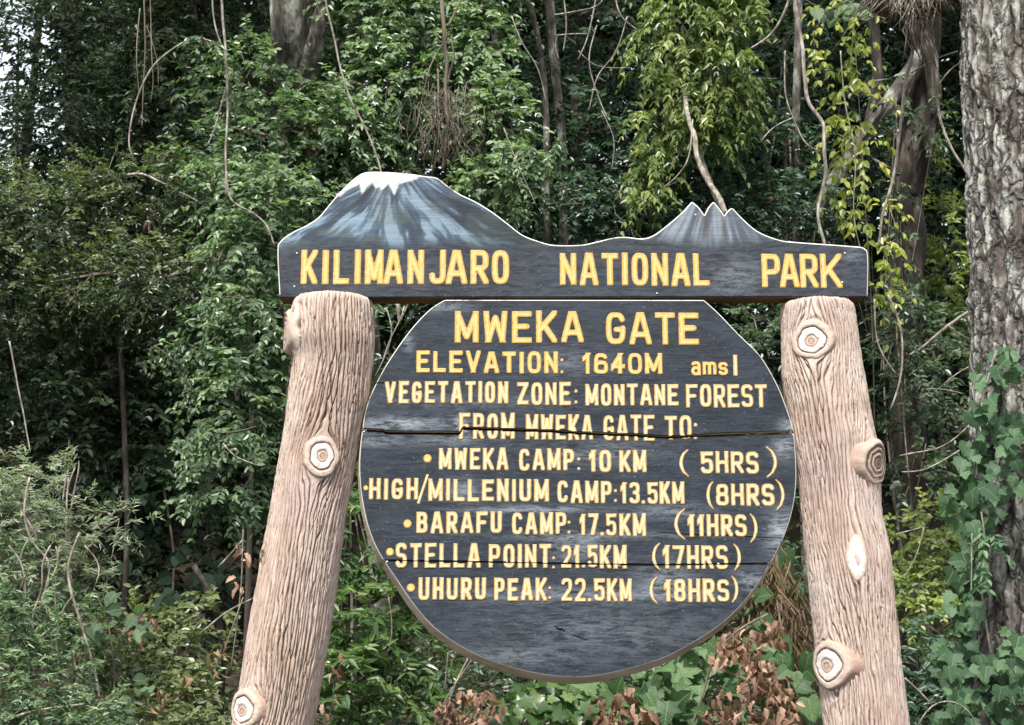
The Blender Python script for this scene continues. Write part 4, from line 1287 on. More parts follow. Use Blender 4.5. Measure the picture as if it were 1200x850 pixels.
# ---- trunks and limbs one can tell apart
def trunk(name, label, pts, r_px, mat, cat='tree', seed=0, nseg=28, step=.06, amt=.18, extra=None):
    """pts (px, py, Y); r_px radius in photo pixels, per point or one"""
    q = PP(pts, 0); r = np.array([ (r_px if np.isscalar(r_px) else r_px[i]) * mpp(p[2]) for i, p in enumerate(pts)])
    low = q[np.argmin(q[:, 2])].copy()
    loc = np.array([low[0], low[1], float(ground_h(low[0], low[1]))])
    root = empty(name, loc, label, cat)
    if low[2] > loc[2] and q[0][2] == low[2]:
        q = np.concatenate([[[low[0], low[1], loc[2] - .1]], q]); r = np.concatenate([[r[0] * 1.15], r])
    am = float(np.mean(r)) * amt
    def dsp(th, l, rr_):
        rid = 1 - np.abs(2 * fbm(np.cos(th + l * .8) * 3.4 + 7, np.sin(th + l * .8) * 3.4 + l * .7, seed, 3) - .9)
        return am * (2.2 * (rid - .6) + 1.3 * (fbm(np.cos(th) * 1.5 + 5, l * 2.2 + np.sin(th), seed + 1, 3) - .45) + .8 * (fbm(np.cos(th) * 9, np.sin(th) * 9 + l * 9, seed + 2, 2) - .4))
    v, f = tube_arrays(q, r, nseg, step, dsp)
    obj('trunk', v, f, mat, root, off=loc)
    for (pp, rp) in (extra or []):
        qq = PP(pp, 0); rr = np.array([rp * mpp(p[2]) for p in pp])
        v, f = tube_arrays(qq, rr * np.linspace(1, .6, len(rr)), 24, .04, lumpy(seed + 5, float(rr[0]) * .9, 3, 5))
        obj('limb', v, f, M_TRUNKL if rp == 10 and len(pp) == 5 else mat, root, off=loc)
    return root


trunk('lichen_tree', 'pale lichen-blotched trunk high at the top, left of the creeper-clad tree', [(352, 340, 9.2), (345, 200, 9.0), (350, 110, 7.9), (342, 0, 7.5), (334, -90, 7.5)], [16, 18, 22, 26, 26], M_TRUNKL, seed=2, nseg=64, step=.035,
      extra=[([(358, 110, 7.8), (372, 40, 7.4), (385, -60, 7.4)], 12), ([(340, 100, 7.8), (324, 40, 7.4), (318, -60, 7.4)], 9)])
trunk('dark_tree', 'twisted dark trunk with a pale diagonal limb, left of the big lichen trunk', [(1062, 470, 7.6), (1060, 360, 7.6), (1068, 270, 7.6), (1060, 210, 7.7), (1075, 140, 7.8), (1085, 60, 8), (1090, -60, 8)], [17, 18, 16, 14, 15, 15, 15], M_TRUNKD, seed=9, nseg=72, step=.03, amt=.26,
      extra=[([(1085, 60, 7.7), (1050, 110, 7.5), (1010, 160, 7.5), (975, 215, 7.5), (950, 260, 7.6)], 10), ([(1066, 230, 7.6), (1085, 180, 7.5), (1098, 110, 7.5), (1080, 30, 7.6)], 10), ([(1020, 150, 7.6), (1030, 90, 7.7), (1022, 0, 7.8)], 8)])
for k, (lab, pts, r_) in enumerate([
        ('slim bare mottled trunk at the top right of the creeper-clad trees', [(583, 62, 8.6), (580, 20, 8.6), (572, -50, 8.6)], 4.5),
        ('slim crooked grey trunk left of the bright drooping tree', [(662, 360, 8.6), (660, 180, 8.6), (655, 120, 8.6), (648, 60, 8.6), (640, -50, 8.6)], 5.5),
        ('pale short trunk showing just right of the slim crooked one', [(675, 300, 8.9), (674, 150, 8.9), (672, 100, 8.9)], 4),
        ('leaning slim trunk crossing in front of the crooked grey one at the top', [(640, 60, 8.4), (625, 20, 8.4), (605, -50, 8.4)], 3.5),
        ('thin dark stem in the left middle of the dark shrub', [(150, 620, 8.0), (145, 480, 8.0), (140, 380, 8.0), (146, 300, 8.2)], 3),
        ('grey slender trunk behind the pale crooked liana', [(932, 320, 8.0), (931, 180, 8.0), (934, 90, 8.0), (938, -50, 8.0)], 4.5),
        ('stout dark trunk behind the leaves at the upper left', [(96, 420, 11.4), (92, 170, 11.4), (84, 90, 11.4), (80, -60, 11.4)], 12),
        ('short broken stump standing slanted left of the left post', [(262, 740, 4.2), (253, 712, 4.2), (240, 680, 4.2), (227, 663, 4.2)], 3.2)]):
    trunk('stump' if 'stump' in lab else 'slender_tree', lab, pts, r_, M_TRUNKL if 'pale' in lab or 'mottled' in lab or 'grey' in lab else M_TRUNKD, seed=20 + k, nseg=10, step=.1, cat='tree' if 'stump' not in lab else 'stump')

# ---- the big trunk on the right
bt = NT('plated_lichen_bark', .9, .2)
vb = bt.noise(9, 8, .75, (1, 1, .22))
b0 = bt.ramp(vb, [(.32, (.03, .024, .02)), (.5, (.11, .092, .08)), (.68, (.25, .22, .195))])
b0 = bt.mix(bt.ramp(bt.noise(1.6, 4, .6), [(.4, 0.0), (.65, .5)]), b0, (.15, .125, .125))
li = bt.ramp(bt.noise(5.5, 7, .75, (1, 1, .7)), [(.43, 0.0), (.5, 1.0)])
hi = bt.math('MULTIPLY', li, bt.attr('plate'))
b0 = bt.mix(bt.math('MULTIPLY', hi, .95), b0, (.5, .51, .46))
l2 = bt.ramp(bt.noise(18, 5, .7), [(.6, 0.0), (.64, .75)])
b0 = bt.mix(bt.math('MULTIPLY', l2, bt.attr('plate')), b0, (.5, .52, .46))
b0 = bt.mix(bt.math('MULTIPLY', bt.ramp(bt.noise(9, 4, .6), [(.6, 0.0), (.66, .4)]), bt.attr('plate')), b0, (.27, .3, .14))
wp = bt.n('ShaderNodeTexNoise', Vector=bt.coord(), Scale=6.0, Detail=4.0)
va = bt.n('ShaderNodeVectorMath', _operation='ADD'); bt.t.links.new(bt.coord((1, 1, .2)), va.inputs[0])
vs = bt.n('ShaderNodeVectorMath', _operation='SCALE'); bt.t.links.new(wp.outputs['Color'], vs.inputs[0]); vs.inputs['Scale'].default_value = .12
bt.t.links.new(vs.outputs[0], va.inputs[1])
vo = bt.n('ShaderNodeTexVoronoi', _feature='DISTANCE_TO_EDGE', Vector=va.outputs[0], Scale=17.0)
ck = bt.ramp(vo.outputs['Distance'], [(0, 0.0), (.09, .55), (.2, 1.0)])
b0 = bt.mix(bt.math('MULTIPLY', bt.math('SUBTRACT', 1.0, ck), .7), b0, (.022, .018, .016))
bt.col(b0)
bt.bump(bt.math('ADD', bt.math('MULTIPLY', bt.noise(35, 7, .75, (1, 1, .6)), .8), ck), .9, .02)
BY = 2.1
tp = [(1196, 900, BY), (1192, 760, BY), (1190, 640, BY), (1192, 540, BY), (1196, 400, BY), (1194, 250, BY), (1187, 120, BY), (1182, 0, BY), (1178, -120, BY)]
tr_px = [48, 44, 46, 50, 54, 56, 56, 54, 54]
q = PP(tp, 0); q = np.concatenate([[[q[0][0] + .02, BY, .0]], q]); rr = np.array([58] + tr_px) * mpp(BY)


def bark(th, l, r):
    u = th * .24
    su_ = u + .05 * (fbm(u * 6, l * 2.2, 61, 3) - .45)
    rows_ = l + .12 * (vn(u * 20, l * 9, 62) - .5)
    su_ = su_ + .02 * (vn(u * 40, l * 14, 69) - .5)
    q1 = su_ / .045; cell = np.floor(q1)
    q2 = rows_ / .13 + _h(cell, cell * 0, 63) * 7
    a = 1 - np.abs((q1 % 1) - .5) * 2; b = 1 - np.abs((q2 % 1) - .5) * 2
    e = np.minimum(sstep(0, .45, a), sstep(0, .22, b))
    ridge = fbm(su_ * 26, l * 5, 65, 4)
    per = .5 - .5 * np.cos(th)      # seam hidden at the back
    return .012 * e * (.2 + 1.1 * _h(cell, np.floor(q2), 66)) + .055 * (ridge - .45) + .02 * (fbm(u * 45, l * 22, 68, 3) - .45) + .03 * (fbm(np.cos(th) * 2, l * .9 + np.sin(th), 67, 3) - .45)


v, f = tube_arrays(q, rr, 280, .0125, bark)
# raised plates carry the lichen
tl = np.zeros(len(v)); nn = (len(v) - 2) // 280
loc = np.array([q[0][0], BY, float(ground_h(q[0][0], BY))])
VV = v[:-2].reshape(nn, 280, 3); cen_ = VV.mean(1, keepdims=True); rad_v = np.linalg.norm(VV - cen_, axis=2)
sm = np.stack([np.convolve(np.pad(row, 9, 'wrap'), np.ones(19) / 19, 'valid') for row in rad_v])
tl[:-2] = np.clip((rad_v - sm) / .008 * .5 + .5, 0, 1).ravel()
zz = v[:, 2]
tl = tl * (.25 + .75 * sstep(1.7, 2.2, zz))
big = empty('big_tree', loc, 'big thick trunk with pale lichen plates at the right edge, ivy climbing its left side', 'tree')
obj('trunk', v, f, bt.m, big, off=loc, attrs={'plate': tl})

# ---- leaves built one by one (ivy, heart-shaped leaves, broad leaves, dry leaves)
def leaf_shape(kind):
    if kind == 'ivy':
        pr = [(0, 0), (.28, -.06), (.50, .10), (.46, .34), (.60, .52), (.36, .60), (.22, .80), (0, 1.0)]
    elif kind == 'heart':
        pr = [(0, .05), (.22, -.06), (.44, .08), (.50, .34), (.40, .62), (.20, .86), (0, 1.02)]
    elif kind == 'lobed':
        pr = [(0, 0), (.20, .06), (.52, -.02), (.40, .26), (.62, .50), (.34, .56), (.26, .78), (0, 1.1)]
    elif kind == 'dry':
        pr = [(0, 0), (.2, .16), (.17, .34), (.27, .5), (.2, .68), (.16, .82), (0, 1.0)]
    elif kind == 'lance':
        pr = [(0, 0), (.10, .2), (.15, .45), (.09, .75), (0, 1.0)]
    if kind in ('ivy', 'heart', 'lobed'):
        q_ = catmull(np.array(pr), 2, False); pr = [tuple(a) for a in q_] + [pr[-1]]
        pr[0] = (0.0, pr[0][1])
    ms = []
    for v_ in range(4):
        r_ = np.random.default_rng(v_ + 31)
        k = len(pr)
        V = []; curl = r_.uniform(.1, .3) * (2.4 if kind == 'dry' else 1); fold = r_.uniform(.1, .3) * (3.6 if kind == 'dry' else 1.3)
        for sgn in (1, -1):
            for (x, y) in pr:
                x2 = x * (1 + r_.uniform(-.04, .04)) * sgn; y2 = y + (0 if x == 0 else r_.uniform(-.03, .03))
                V.append((x2, y2, fold * abs(x) - curl * y * y + (0 if x == 0 else r_.uniform(-.015, .015) * (3 if kind == 'dry' else 1))))
        # mid-rib points
        mid = [(0, y, -curl * y * y) for y in (.25, .6)]
        V += mid; m0 = 2 * k
        F = []
        for side in (0, 1):
            o = side * k
            for i in range(k - 1):
                y = (pr[i][1] + pr[i + 1][1]) / 2
                a = m0 if y < .45 else m0 + 1
                tri = (o + i, o + i + 1, a)
                F.append(tri if side == 0 else tri[::-1])
            j = next((i for i in range(k - 1) if (pr[i][1] + pr[i + 1][1]) / 2 >= .45 > (pr[max(i - 1, 0)][1] + pr[i][1]) / 2), k // 2)
            tri = (o + j, m0 + 1, m0); F.append(tri if side == 0 else tri[::-1])
        ms.append((np.array(V), np.array(F)))
    return ms


LEAF = {}
def leaf_meshes(kind, mat):
    key = (kind, mat.name)
    if key not in LEAF:
        out = []
        for i, (V, F) in enumerate(leaf_shape(kind)):
            for r_ in (.12, .45, .8):
                out.append(mesh('leaf', V, F, mat, attrs={'rnd': np.full(len(V), r_ + .05 * i)}, smooth=True))
        LEAF[key] = out
    return LEAF[key]


def put_leaf(parent, loc0, p, d, nrm, size, kind, mat, name='leaf'):
    me = random.choice(leaf_meshes(kind, mat))
    d = Vector([float(a) for a in d]).normalized(); nrm = Vector([float(a) for a in nrm])
    nrm = (nrm - d * nrm.dot(d)).normalized(); x = d.cross(nrm)
    M = Matrix.Identity(4)
    for i in range(3):
        M[i][0] = x[i] * size; M[i][1] = d[i] * size; M[i][2] = nrm[i] * size
        M[i][3] = float(p[i] - loc0[i])
    o = bpy.data.objects.new(name, me)
    o.matrix_basis = M
    link(o, parent)


def leafy(name, label, cat, spots, kind, mat, size, n_each, stem_pts=None, stem_r=.006, up=.35, base=None, hang=1.0, stem_mat=None, face=1.0, leafname='leaf', rand=.45):
    """spots: (px, py, Y, rx, ry) filled with single leaves"""
    b = base or (spots[0][0], spots[0][2])
    bx = P(b[0], 425, b[1])[0]; loc = np.array([bx, b[1], float(ground_h(bx, b[1]))])
    root = empty(name, loc, label, cat)
    for (px, py, Y, rx, ry), n in zip(spots, n_each if isinstance(n_each, (list, tuple)) else [n_each] * len(spots)):
        for k in range(n):
            a = rng.uniform(0, 2 * PI); t = rng.uniform(0, 1) ** .5
            p = P(px + rx * t * math.cos(a), py + ry * t * math.sin(a), Y + rng.normal(0, .09))
            d = np.array([rng.normal(0, .55), -.35 * face + rng.normal(0, .3), -hang * .8 + rng.normal(0, .35)])
            nr = np.array([rng.normal(0, rand), -face + rng.normal(0, .3), up + rng.normal(0, rand)])
            put_leaf(root, loc, p, d, nr, size * rng.uniform(.6, 1.25), kind, mat, leafname)
    ps = []
    for st in (stem_pts or []):
        qq = PP(st, 0)
        ps.append(tube_arrays(qq, stem_r, 5, .06))
    if ps:
        v_, f_ = merge(ps); obj('stem', v_, f_, stem_mat or M_TWIG, root, off=loc)
    return root


leafy('ivy_vine', 'ivy with broad blue-green leaves climbing the left side of the big trunk', 'vine',
      [(1175, 420, 1.72, 18, 20), (1160, 440, 1.75, 16, 22), (1150, 480, 1.8, 14, 20), (1172, 500, 1.75, 26, 26), (1140, 530, 1.85, 18, 30), (1165, 560, 1.75, 24, 30), (1125, 590, 1.9, 20, 24), (1150, 600, 1.75, 22, 30), (1135, 640, 1.8, 16, 28),
       (1130, 690, 1.8, 20, 34), (1140, 730, 1.75, 18, 24), (1120, 770, 1.7, 26, 34), (1160, 790, 1.6, 30, 26), (1185, 760, 1.55, 20, 24), (1140, 830, 1.6, 46, 24), (1195, 820, 1.55, 30, 40), (1190, 540, 1.65, 16, 30), (1115, 830, 1.7, 20, 24)],
      'ivy', M_IVY, .078, [9, 9, 10, 16, 17, 16, 13, 16, 15, 18, 15, 24, 26, 15, 34, 22, 10, 14],
      [[(1137, 900, 1.8), (1132, 780, 1.85), (1130, 700, 1.85), (1137, 620, 1.85), (1140, 560, 1.85), (1150, 470, 1.8), (1168, 410, 1.75)], [(1185, 860, 1.6), (1165, 790, 1.65), (1150, 700, 1.75), (1146, 620, 1.8)]], .006, base=(1135, 1.8), stem_mat=M_LIANA)
leafy('heart_leaf_vine', 'pale heart-shaped leaves hanging at the top right beneath the root clump', 'vine',
      [(975, 8, 5.2, 26, 12), (1000, 14, 5.2, 16, 10)], 'heart', M_HEART, .1, [8, 7], base=(980, 5.3))
leafy('broadleaf_plant', 'grey-green broad leaves beside the silvery shrub at lower left', 'plant',
      [(95, 690, 2.7, 14, 12), (130, 702, 2.7, 14, 10), (145, 725, 2.7, 16, 12), (117, 738, 2.6, 14, 10), (165, 735, 2.8, 8, 8), (170, 800, 2.6, 10, 12), (130, 825, 2.5, 24, 16), (60, 690, 2.8, 10, 10), (155, 718, 2.75, 12, 8)],
      'heart', M_HEART, .08, [4, 5, 5, 4, 3, 4, 8, 3, 4], [[(130, 870, 2.6), (135, 790, 2.7), (128, 730, 2.75), (110, 690, 2.75)], [(128, 740, 2.75), (150, 720, 2.75)]], .005, up=.8, hang=.5, base=(130, 2.7))
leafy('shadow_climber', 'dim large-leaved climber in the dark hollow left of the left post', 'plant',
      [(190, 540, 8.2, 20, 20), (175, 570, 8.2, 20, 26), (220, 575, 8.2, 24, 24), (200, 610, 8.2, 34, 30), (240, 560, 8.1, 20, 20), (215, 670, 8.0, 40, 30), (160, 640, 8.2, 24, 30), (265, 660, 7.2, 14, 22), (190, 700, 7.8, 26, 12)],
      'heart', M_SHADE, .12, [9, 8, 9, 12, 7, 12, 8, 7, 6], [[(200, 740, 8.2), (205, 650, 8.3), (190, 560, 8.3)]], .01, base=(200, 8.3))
leafy('broadleaf_plant', 'bright lobed leaves just under the lower right of the round board', 'plant',
      [(770, 790, 2.3, 26, 12), (740, 805, 2.2, 30, 14), (800, 800, 2.2, 26, 14), (780, 835, 2.0, 34, 16), (720, 830, 2.1, 24, 14), (690, 815, 2.3, 20, 14), (825, 770, 2.4, 16, 20), (850, 790, 2.3, 22, 20), (845, 840, 2.1, 24, 12)],
      'lobed', M_BROAD, .11, [13, 14, 13, 20, 13, 10, 12, 14, 10], [[(770, 890, 2.2), (772, 830, 2.3), (765, 780, 2.3)], [(800, 880, 2.2), (830, 810, 2.3), (840, 760, 2.4)]], .006, up=.9, hang=.3, base=(775, 2.3))
leafy('broadleaf_plant', 'darker green lobed leaves directly below the lowest point of the round board', 'plant',
      [(625, 810, 2.5, 26, 12), (660, 805, 2.5, 20, 12), (640, 830, 2.3, 40, 12), (600, 830, 2.4, 26, 12), (680, 840, 2.2, 24, 10)],
      'lobed', M_LANCE, .095, [11, 10, 14, 11, 9], [[(640, 890, 2.4), (650, 830, 2.5), (640, 800, 2.5)]], .005, up=.8, hang=.5, base=(640, 2.5))
leafy('broadleaf_plant', 'few large deep-green leaves between the dry leaves and the right post', 'plant',
      [(935, 790, 1.9, 12, 16), (948, 770, 2.0, 6, 14), (885, 735, 2.6, 14, 18), (915, 760, 2.4, 12, 20), (905, 660, 3.2, 18, 30), (925, 690, 3.2, 12, 20), (948, 830, 1.8, 10, 16), (880, 700, 3.0, 12, 14)],
      'heart', M_BROAD, .11, [6, 4, 7, 8, 14, 9, 6, 6], [[(930, 890, 2.2), (925, 800, 2.2), (910, 700, 2.8)]], .006, hang=.9, base=(930, 2.2))
leafy('dry_leaf_branch', 'dead branch of curled brown leaves below the board at right', 'branch',
      [(870, 745, 2.0, 30, 12), (905, 740, 2.0, 16, 14), (850, 765, 1.9, 26, 16), (885, 775, 1.9, 22, 16), (900, 800, 1.8, 26, 16), (860, 815, 1.7, 30, 14), (920, 820, 1.7, 22, 18), (885, 840, 1.7, 40, 12), (840, 840, 1.75, 20, 12), (935, 843, 1.7, 18, 10)],
      'dry', M_DRY, .06, [28, 20, 34, 30, 34, 32, 30, 36, 18, 16], [[(800, 880, 1.9), (822, 820, 1.95), (835, 770, 2.0), (862, 738, 2.05), (900, 720, 2.05)], [(835, 780, 2.0), (880, 800, 1.9), (930, 830, 1.8)]], .006, base=(850, 2.0), rand=.9)
leafy('dry_leaf_branch', 'small cluster of curled pinkish-brown leaves under the board at left', 'branch',
      [(555, 815, 2.2, 22, 8), (575, 830, 2.2, 14, 12), (520, 830, 2.1, 14, 12), (545, 840, 2.1, 24, 10)],
      'dry', M_DRY, .06, [22, 16, 20, 24], [[(500, 880, 2.2), (515, 830, 2.2), (545, 785, 2.25), (555, 770, 2.3)], [(530, 860, 2.2), (550, 830, 2.2), (575, 815, 2.2)]], .004, base=(550, 2.2), rand=.9)
leafy('dry_leaf_branch', 'withered brown leaf heap beneath the bright lobed leaves', 'branch',
      [(735, 815, 1.8, 16, 12), (725, 840, 1.8, 26, 10), (705, 828, 1.9, 14, 14), (755, 838, 1.8, 14, 10)],
      'dry', M_DRY, .07, [14, 20, 12, 10], [[(740, 880, 1.9), (738, 840, 1.9), (733, 805, 1.9)]], .004, base=(735, 1.9), rand=.9)
leafy('dry_leaf_branch', 'brown dead leaves caught on twigs just left of the left post', 'branch',
      [(283, 650, 3.0, 8, 18), (277, 685, 3.0, 10, 10), (165, 722, 3.0, 10, 6), (180, 720, 3.0, 6, 6), (150, 745, 3.0, 20, 8), (260, 770, 2.9, 16, 20), (180, 820, 2.6, 12, 16), (92, 760, 2.6, 10, 8), (395, 790, 2.6, 10, 26), (385, 830, 2.4, 10, 16), (215, 800, 2.9, 30, 20)],
      'dry', M_DRY, .055, [7, 6, 5, 4, 9, 12, 9, 4, 9, 8, 10], [[(270, 790, 3.0), (283, 690, 3.0), (285, 620, 3.0)], [(285, 700, 3.0), (260, 770, 2.95)]], .004, base=(275, 3.0), rand=.9)
# thatch of dead fronds by the right post
O = []
T = []
for (px, py, n) in ((905, 665, 60), (915, 700, 90), (900, 720, 80), (925, 740, 90), (910, 770, 60), (895, 690, 40), (935, 710, 40), (885, 740, 30)):
    for k in range(n):
        O.append(P(px + rng.normal(0, 12), py + rng.normal(0, 16), 2.9 + rng.normal(0, .1))); T.append([rng.normal(.1, .45), rng.normal(-.1, .3), -1])
O = np.array(O); T = np.array(T); Nn = np.zeros_like(O); Nn[:, 1] = -1; Nn += rng.normal(0, .5, Nn.shape)
V, F, k = leaf_arrays(O, T, Nn, rng.uniform(.12, .3, len(O)), rng.uniform(.006, .018, len(O)), 'lance', .2, .2)
lx = P(915, 700, 2.9); loc = np.array([lx[0], 2.9, float(ground_h(lx[0], 2.9))])
tt = empty('dead_frond_clump', loc, 'hanging clump of dry straw-like fronds against the right post', 'plant')
obj('frond', V, F, M_THATCH, tt, off=loc, attrs={'rnd': np.repeat(rng.uniform(0, 1, len(O)), k)}, smooth=False, )['kind'] = 'stuff'
v, f = merge([tube_arrays(PP([(915, 880, 2.95), (918, 760, 2.95), (910, 650, 2.95)], 0), .008, 5, .1)])
obj('stem', v, f, M_TWIG, tt, off=loc)

# ---- lianas, roots and bare twigs
def liana(name, label, lines, r_px, mat=M_LIANA, cat='liana', seed=1, amt=.3):
    q0 = PP(lines[0], 0); loc = q0[0]
    root = empty(name, loc, label, cat)
    for i, ln in enumerate(lines):
        qq = PP(ln, 0); r = (r_px if np.isscalar(r_px) else r_px[i]) * mpp(ln[0][2]) * .8
        if len(qq) > 2:
            tq = np.linspace(0, len(qq) - 1, (len(qq) - 1) * 5 + 1)
            sm_ = catmull(qq[:, [0, 2]], 5, False); sm_ = np.concatenate([sm_, qq[-1:, [0, 2]]])
            dq = np.interp(tq, np.arange(len(qq)), qq[:, 1])
            wg = max(r * 1.1, .006)
            qq = np.stack([sm_[:, 0] + wg * 2 * (fbm(tq * 1.7 + seed * 3 + i, tq * 0, 81) - .47), dq + wg * 3 * (vn(tq * 1.3 + seed, tq * 0, 82) - .5), sm_[:, 1] + wg * (vn(tq * 1.9 + seed, tq * 0, 83) - .5)], 1)
        v_, f_ = tube_arrays(qq, np.linspace(r, r * .75, len(qq)), 7, .035, lumpy(seed + i, r * amt, 1, 9))
        obj('stem' if i == 0 else 'side_stem', v_, f_, mat, root, off=loc)
    return root


def L_(pts, Y): return [(a, b, Y) for a, b in pts]


liana('liana', 'pale crooked liana dropping to the board edge above PARK', [L_([(938, -60), (930, 5), (935, 30), (940, 60), (943, 95), (948, 120), (966, 145), (966, 180), (968, 205), (958, 245), (960, 262), (967, 285), (970, 330)], 4.6)], 3.3)
liana('liana', 'bare arching stem at the top centre-right pointing down left', [L_([(930, -30), (922, 10), (905, 38), (881, 56)], 4.4)], 2.2, seed=4)
liana('liana', 'thin liana slanting down from the top to the snowy peak', [L_([(378, -40), (382, 5), (388, 30), (398, 75), (410, 115), (428, 150), (440, 180), (446, 200), (455, 240)], 4.8)], 1.7, seed=5)
liana('liana', 'twin-stemmed hanging liana at the upper left', [L_([(255, -40), (260, 10), (264, 60), (266, 100), (266, 135), (264, 170), (266, 230)], 5.0), L_([(248, -40), (250, 20), (258, 50), (264, 60)], 5.0), L_([(267, 98), (258, 125), (250, 155), (242, 172)], 5.0)], [2.2, 1.5, 1.3], seed=6)
liana('liana', 'bowed grey stem curving over at the upper left', [L_([(262, 56), (240, 46), (222, 46), (195, 62), (175, 85), (160, 115), (152, 150), (152, 175), (157, 186)], 4.9)], 1.6, seed=8)
liana('hanging_roots', 'brown aerial roots hanging between the two creeper-clad trees', [L_([(516, -40), (519, 20), (523, 60), (522, 100), (524, 140), (520, 200)], 5.6), L_([(545, -20), (532, 18), (524, 32)], 5.6),
      L_([(528, 45), (533, 65), (528, 80), (524, 100)], 5.6), L_([(514, 80), (513, 120), (515, 150), (508, 200)], 5.6), L_([(519, 50), (505, 75), (497, 105), (488, 150)], 5.6), L_([(526, 110), (530, 150), (540, 190)], 5.6)], [3.4, 2.2, 1.5, 1.5, 1.2, 1.4], mat=M_TWIG, cat='roots', seed=11)
liana('liana', 'dark leaning stem rising behind the three small peaks', [[(850, 250, 5.9), (838, 222, 6.0), (822, 195, 6.1), (812, 160, 6.25), (804, 125, 6.6), (802, 90, 7.2), (802, 50, 7.6)]], [4.6], seed=13, mat=M_LIANA)
liana('liana', 'thin looping stem hanging beside the dark leaning stem', [L_([(812, 140), (810, 165), (805, 190), (790, 210), (777, 220)], 5.6)], 1.2, seed=14)
liana('liana', 'long forked liana left of the big trunk', [L_([(1084, 40), (1096, 60), (1098, 100), (1102, 140), (1115, 175), (1134, 205), (1140, 240)], 3.2), L_([(1070, 60), (1064, 85), (1058, 120), (1052, 170), (1045, 220), (1033, 250), (1030, 290)], 3.4),
      L_([(1068, 85), (1095, 70), (1122, 60)], 3.4), L_([(1100, 100), (1115, 80), (1130, 70)], 3.2)], [2.4, 2.6, 1.3, 1.2], seed=15, mat=M_LIANA)
liana('bare_branch', 'broken bare branch sloping from the big trunk', [L_([(1150, 358), (1135, 365), (1115, 378), (1100, 390), (1078, 412)], 3.0), L_([(1110, 382), (1130, 395), (1150, 402)], 3.0)], [3, 1.1], seed=17, cat='branch')
liana('liana', 'slack vine looping down right of the end of the header board', [L_([(1040, 345), (1052, 372), (1058, 400), (1056, 440), (1044, 480)], 3.2), L_([(1024, 350), (1028, 400), (1044, 430), (1050, 440)], 3.2)], [1.8, 1.2], seed=18)
liana('bare_branch', 'pale green bare shoots crossing the dark gap right of the right post', [L_([(1055, 534), (1075, 530), (1100, 526), (1125, 510), (1138, 495)], 2.8), L_([(1058, 553), (1080, 552), (1105, 540), (1125, 528)], 2.8), L_([(1085, 456), (1100, 455), (1130, 462)], 2.8), L_([(1100, 455), (1118, 440), (1135, 430)], 2.8)], [1.3, 1.2, 1.2, .9], seed=19, mat=M_LIANA, cat='branch')
liana('bare_branch', 'thin forked dry twig in the gap beside the yellow-green bush', [L_([(1050, 626), (1066, 622), (1082, 618)], 2.6), L_([(1082, 618), (1076, 645), (1066, 668), (1055, 680)], 2.6), L_([(1138, 625), (1138, 680), (1140, 720)], 1.5)], [1.0, 1.0, 1.2], seed=21, cat='branch')
liana('bare_branch', 'arched dry shoot at the bottom right corner', [L_([(1075, 850), (1090, 828), (1108, 820), (1128, 826), (1145, 845), (1150, 870)], 1.4), L_([(1060, 795), (1080, 812), (1092, 826)], 1.5)], [1.3, 1.6], seed=22, cat='branch')
liana('bare_branch', 'long dry stick lying across the bottom left corner', [L_([(0, 848), (30, 836), (60, 830), (98, 826)], 2.1)], 2.0, seed=23, cat='stick')
liana('bare_branch', 'leafless twisted white twigs in the silvery shrub', [L_([(25, 660), (26, 640), (40, 628), (46, 615)], 2.6), L_([(50, 705), (58, 680), (68, 665), (66, 640)], 2.6), L_([(40, 720), (55, 735), (75, 740)], 2.5), L_([(42, 750), (38, 735), (40, 715)], 2.5), L_([(25, 600), (38, 618), (46, 635)], 2.6),
      L_([(78, 600), (80, 570), (88, 548)], 2.7), L_([(84, 600), (88, 570), (94, 545), (92, 540)], 2.7), L_([(74, 590), (76, 565), (80, 550)], 2.7), L_([(70, 640), (64, 690), (68, 740), (66, 790)], 2.5), L_([(85, 760), (90, 800), (84, 830)], 2.4)], [1.5, 1.6, 1.3, 1.2, 1.3, 1.3, 1.3, 1.2, 1.2, 1.1], seed=24, cat='twigs')
liana('liana', 'thin stem trailing down at the left edge above the silvery shrub', [L_([(12, 400), (20, 450), (28, 490), (35, 530)], 3.4)], 1.3, seed=26)
liana('liana', 'curved vine on the creeper curtain left of the header board', [L_([(264, 200), (270, 235), (290, 246), (312, 262), (322, 288)], 4.6)], 1.6, seed=27)
liana('bare_branch', 'slanting dry twigs below the stump left of the left post', [L_([(236, 742), (255, 725), (275, 712), (300, 700)], 3.0), L_([(255, 665), (270, 650), (285, 632)], 3.2), L_([(262, 520), (275, 535), (300, 545)], 4.0)], [1.4, 1.1, 1.1], seed=28, cat='twigs')
liana('bare_branch', 'straight pale dead stems below the left of the round board', [L_([(520, 850), (530, 810), (548, 772), (552, 765)], 2.6), L_([(610, 850), (618, 825), (628, 795)], 2.8), L_([(520, 810), (523, 790), (525, 765)], 2.8), L_([(455, 700), (460, 735), (455, 765)], 2.4)], [1.8, 1.5, 1.0, .8], seed=29, cat='twigs')
liana('liana', 'thin curving stems glimpsed between the left post and the round board', [L_([(452, 360), (460, 385), (455, 410), (440, 440)], 2.2), L_([(474, 358), (470, 375), (458, 395), (448, 425)], 2.4), L_([(466, 350), (468, 380)], 3.0)], [1.1, 1.0, 3.0], seed=30)
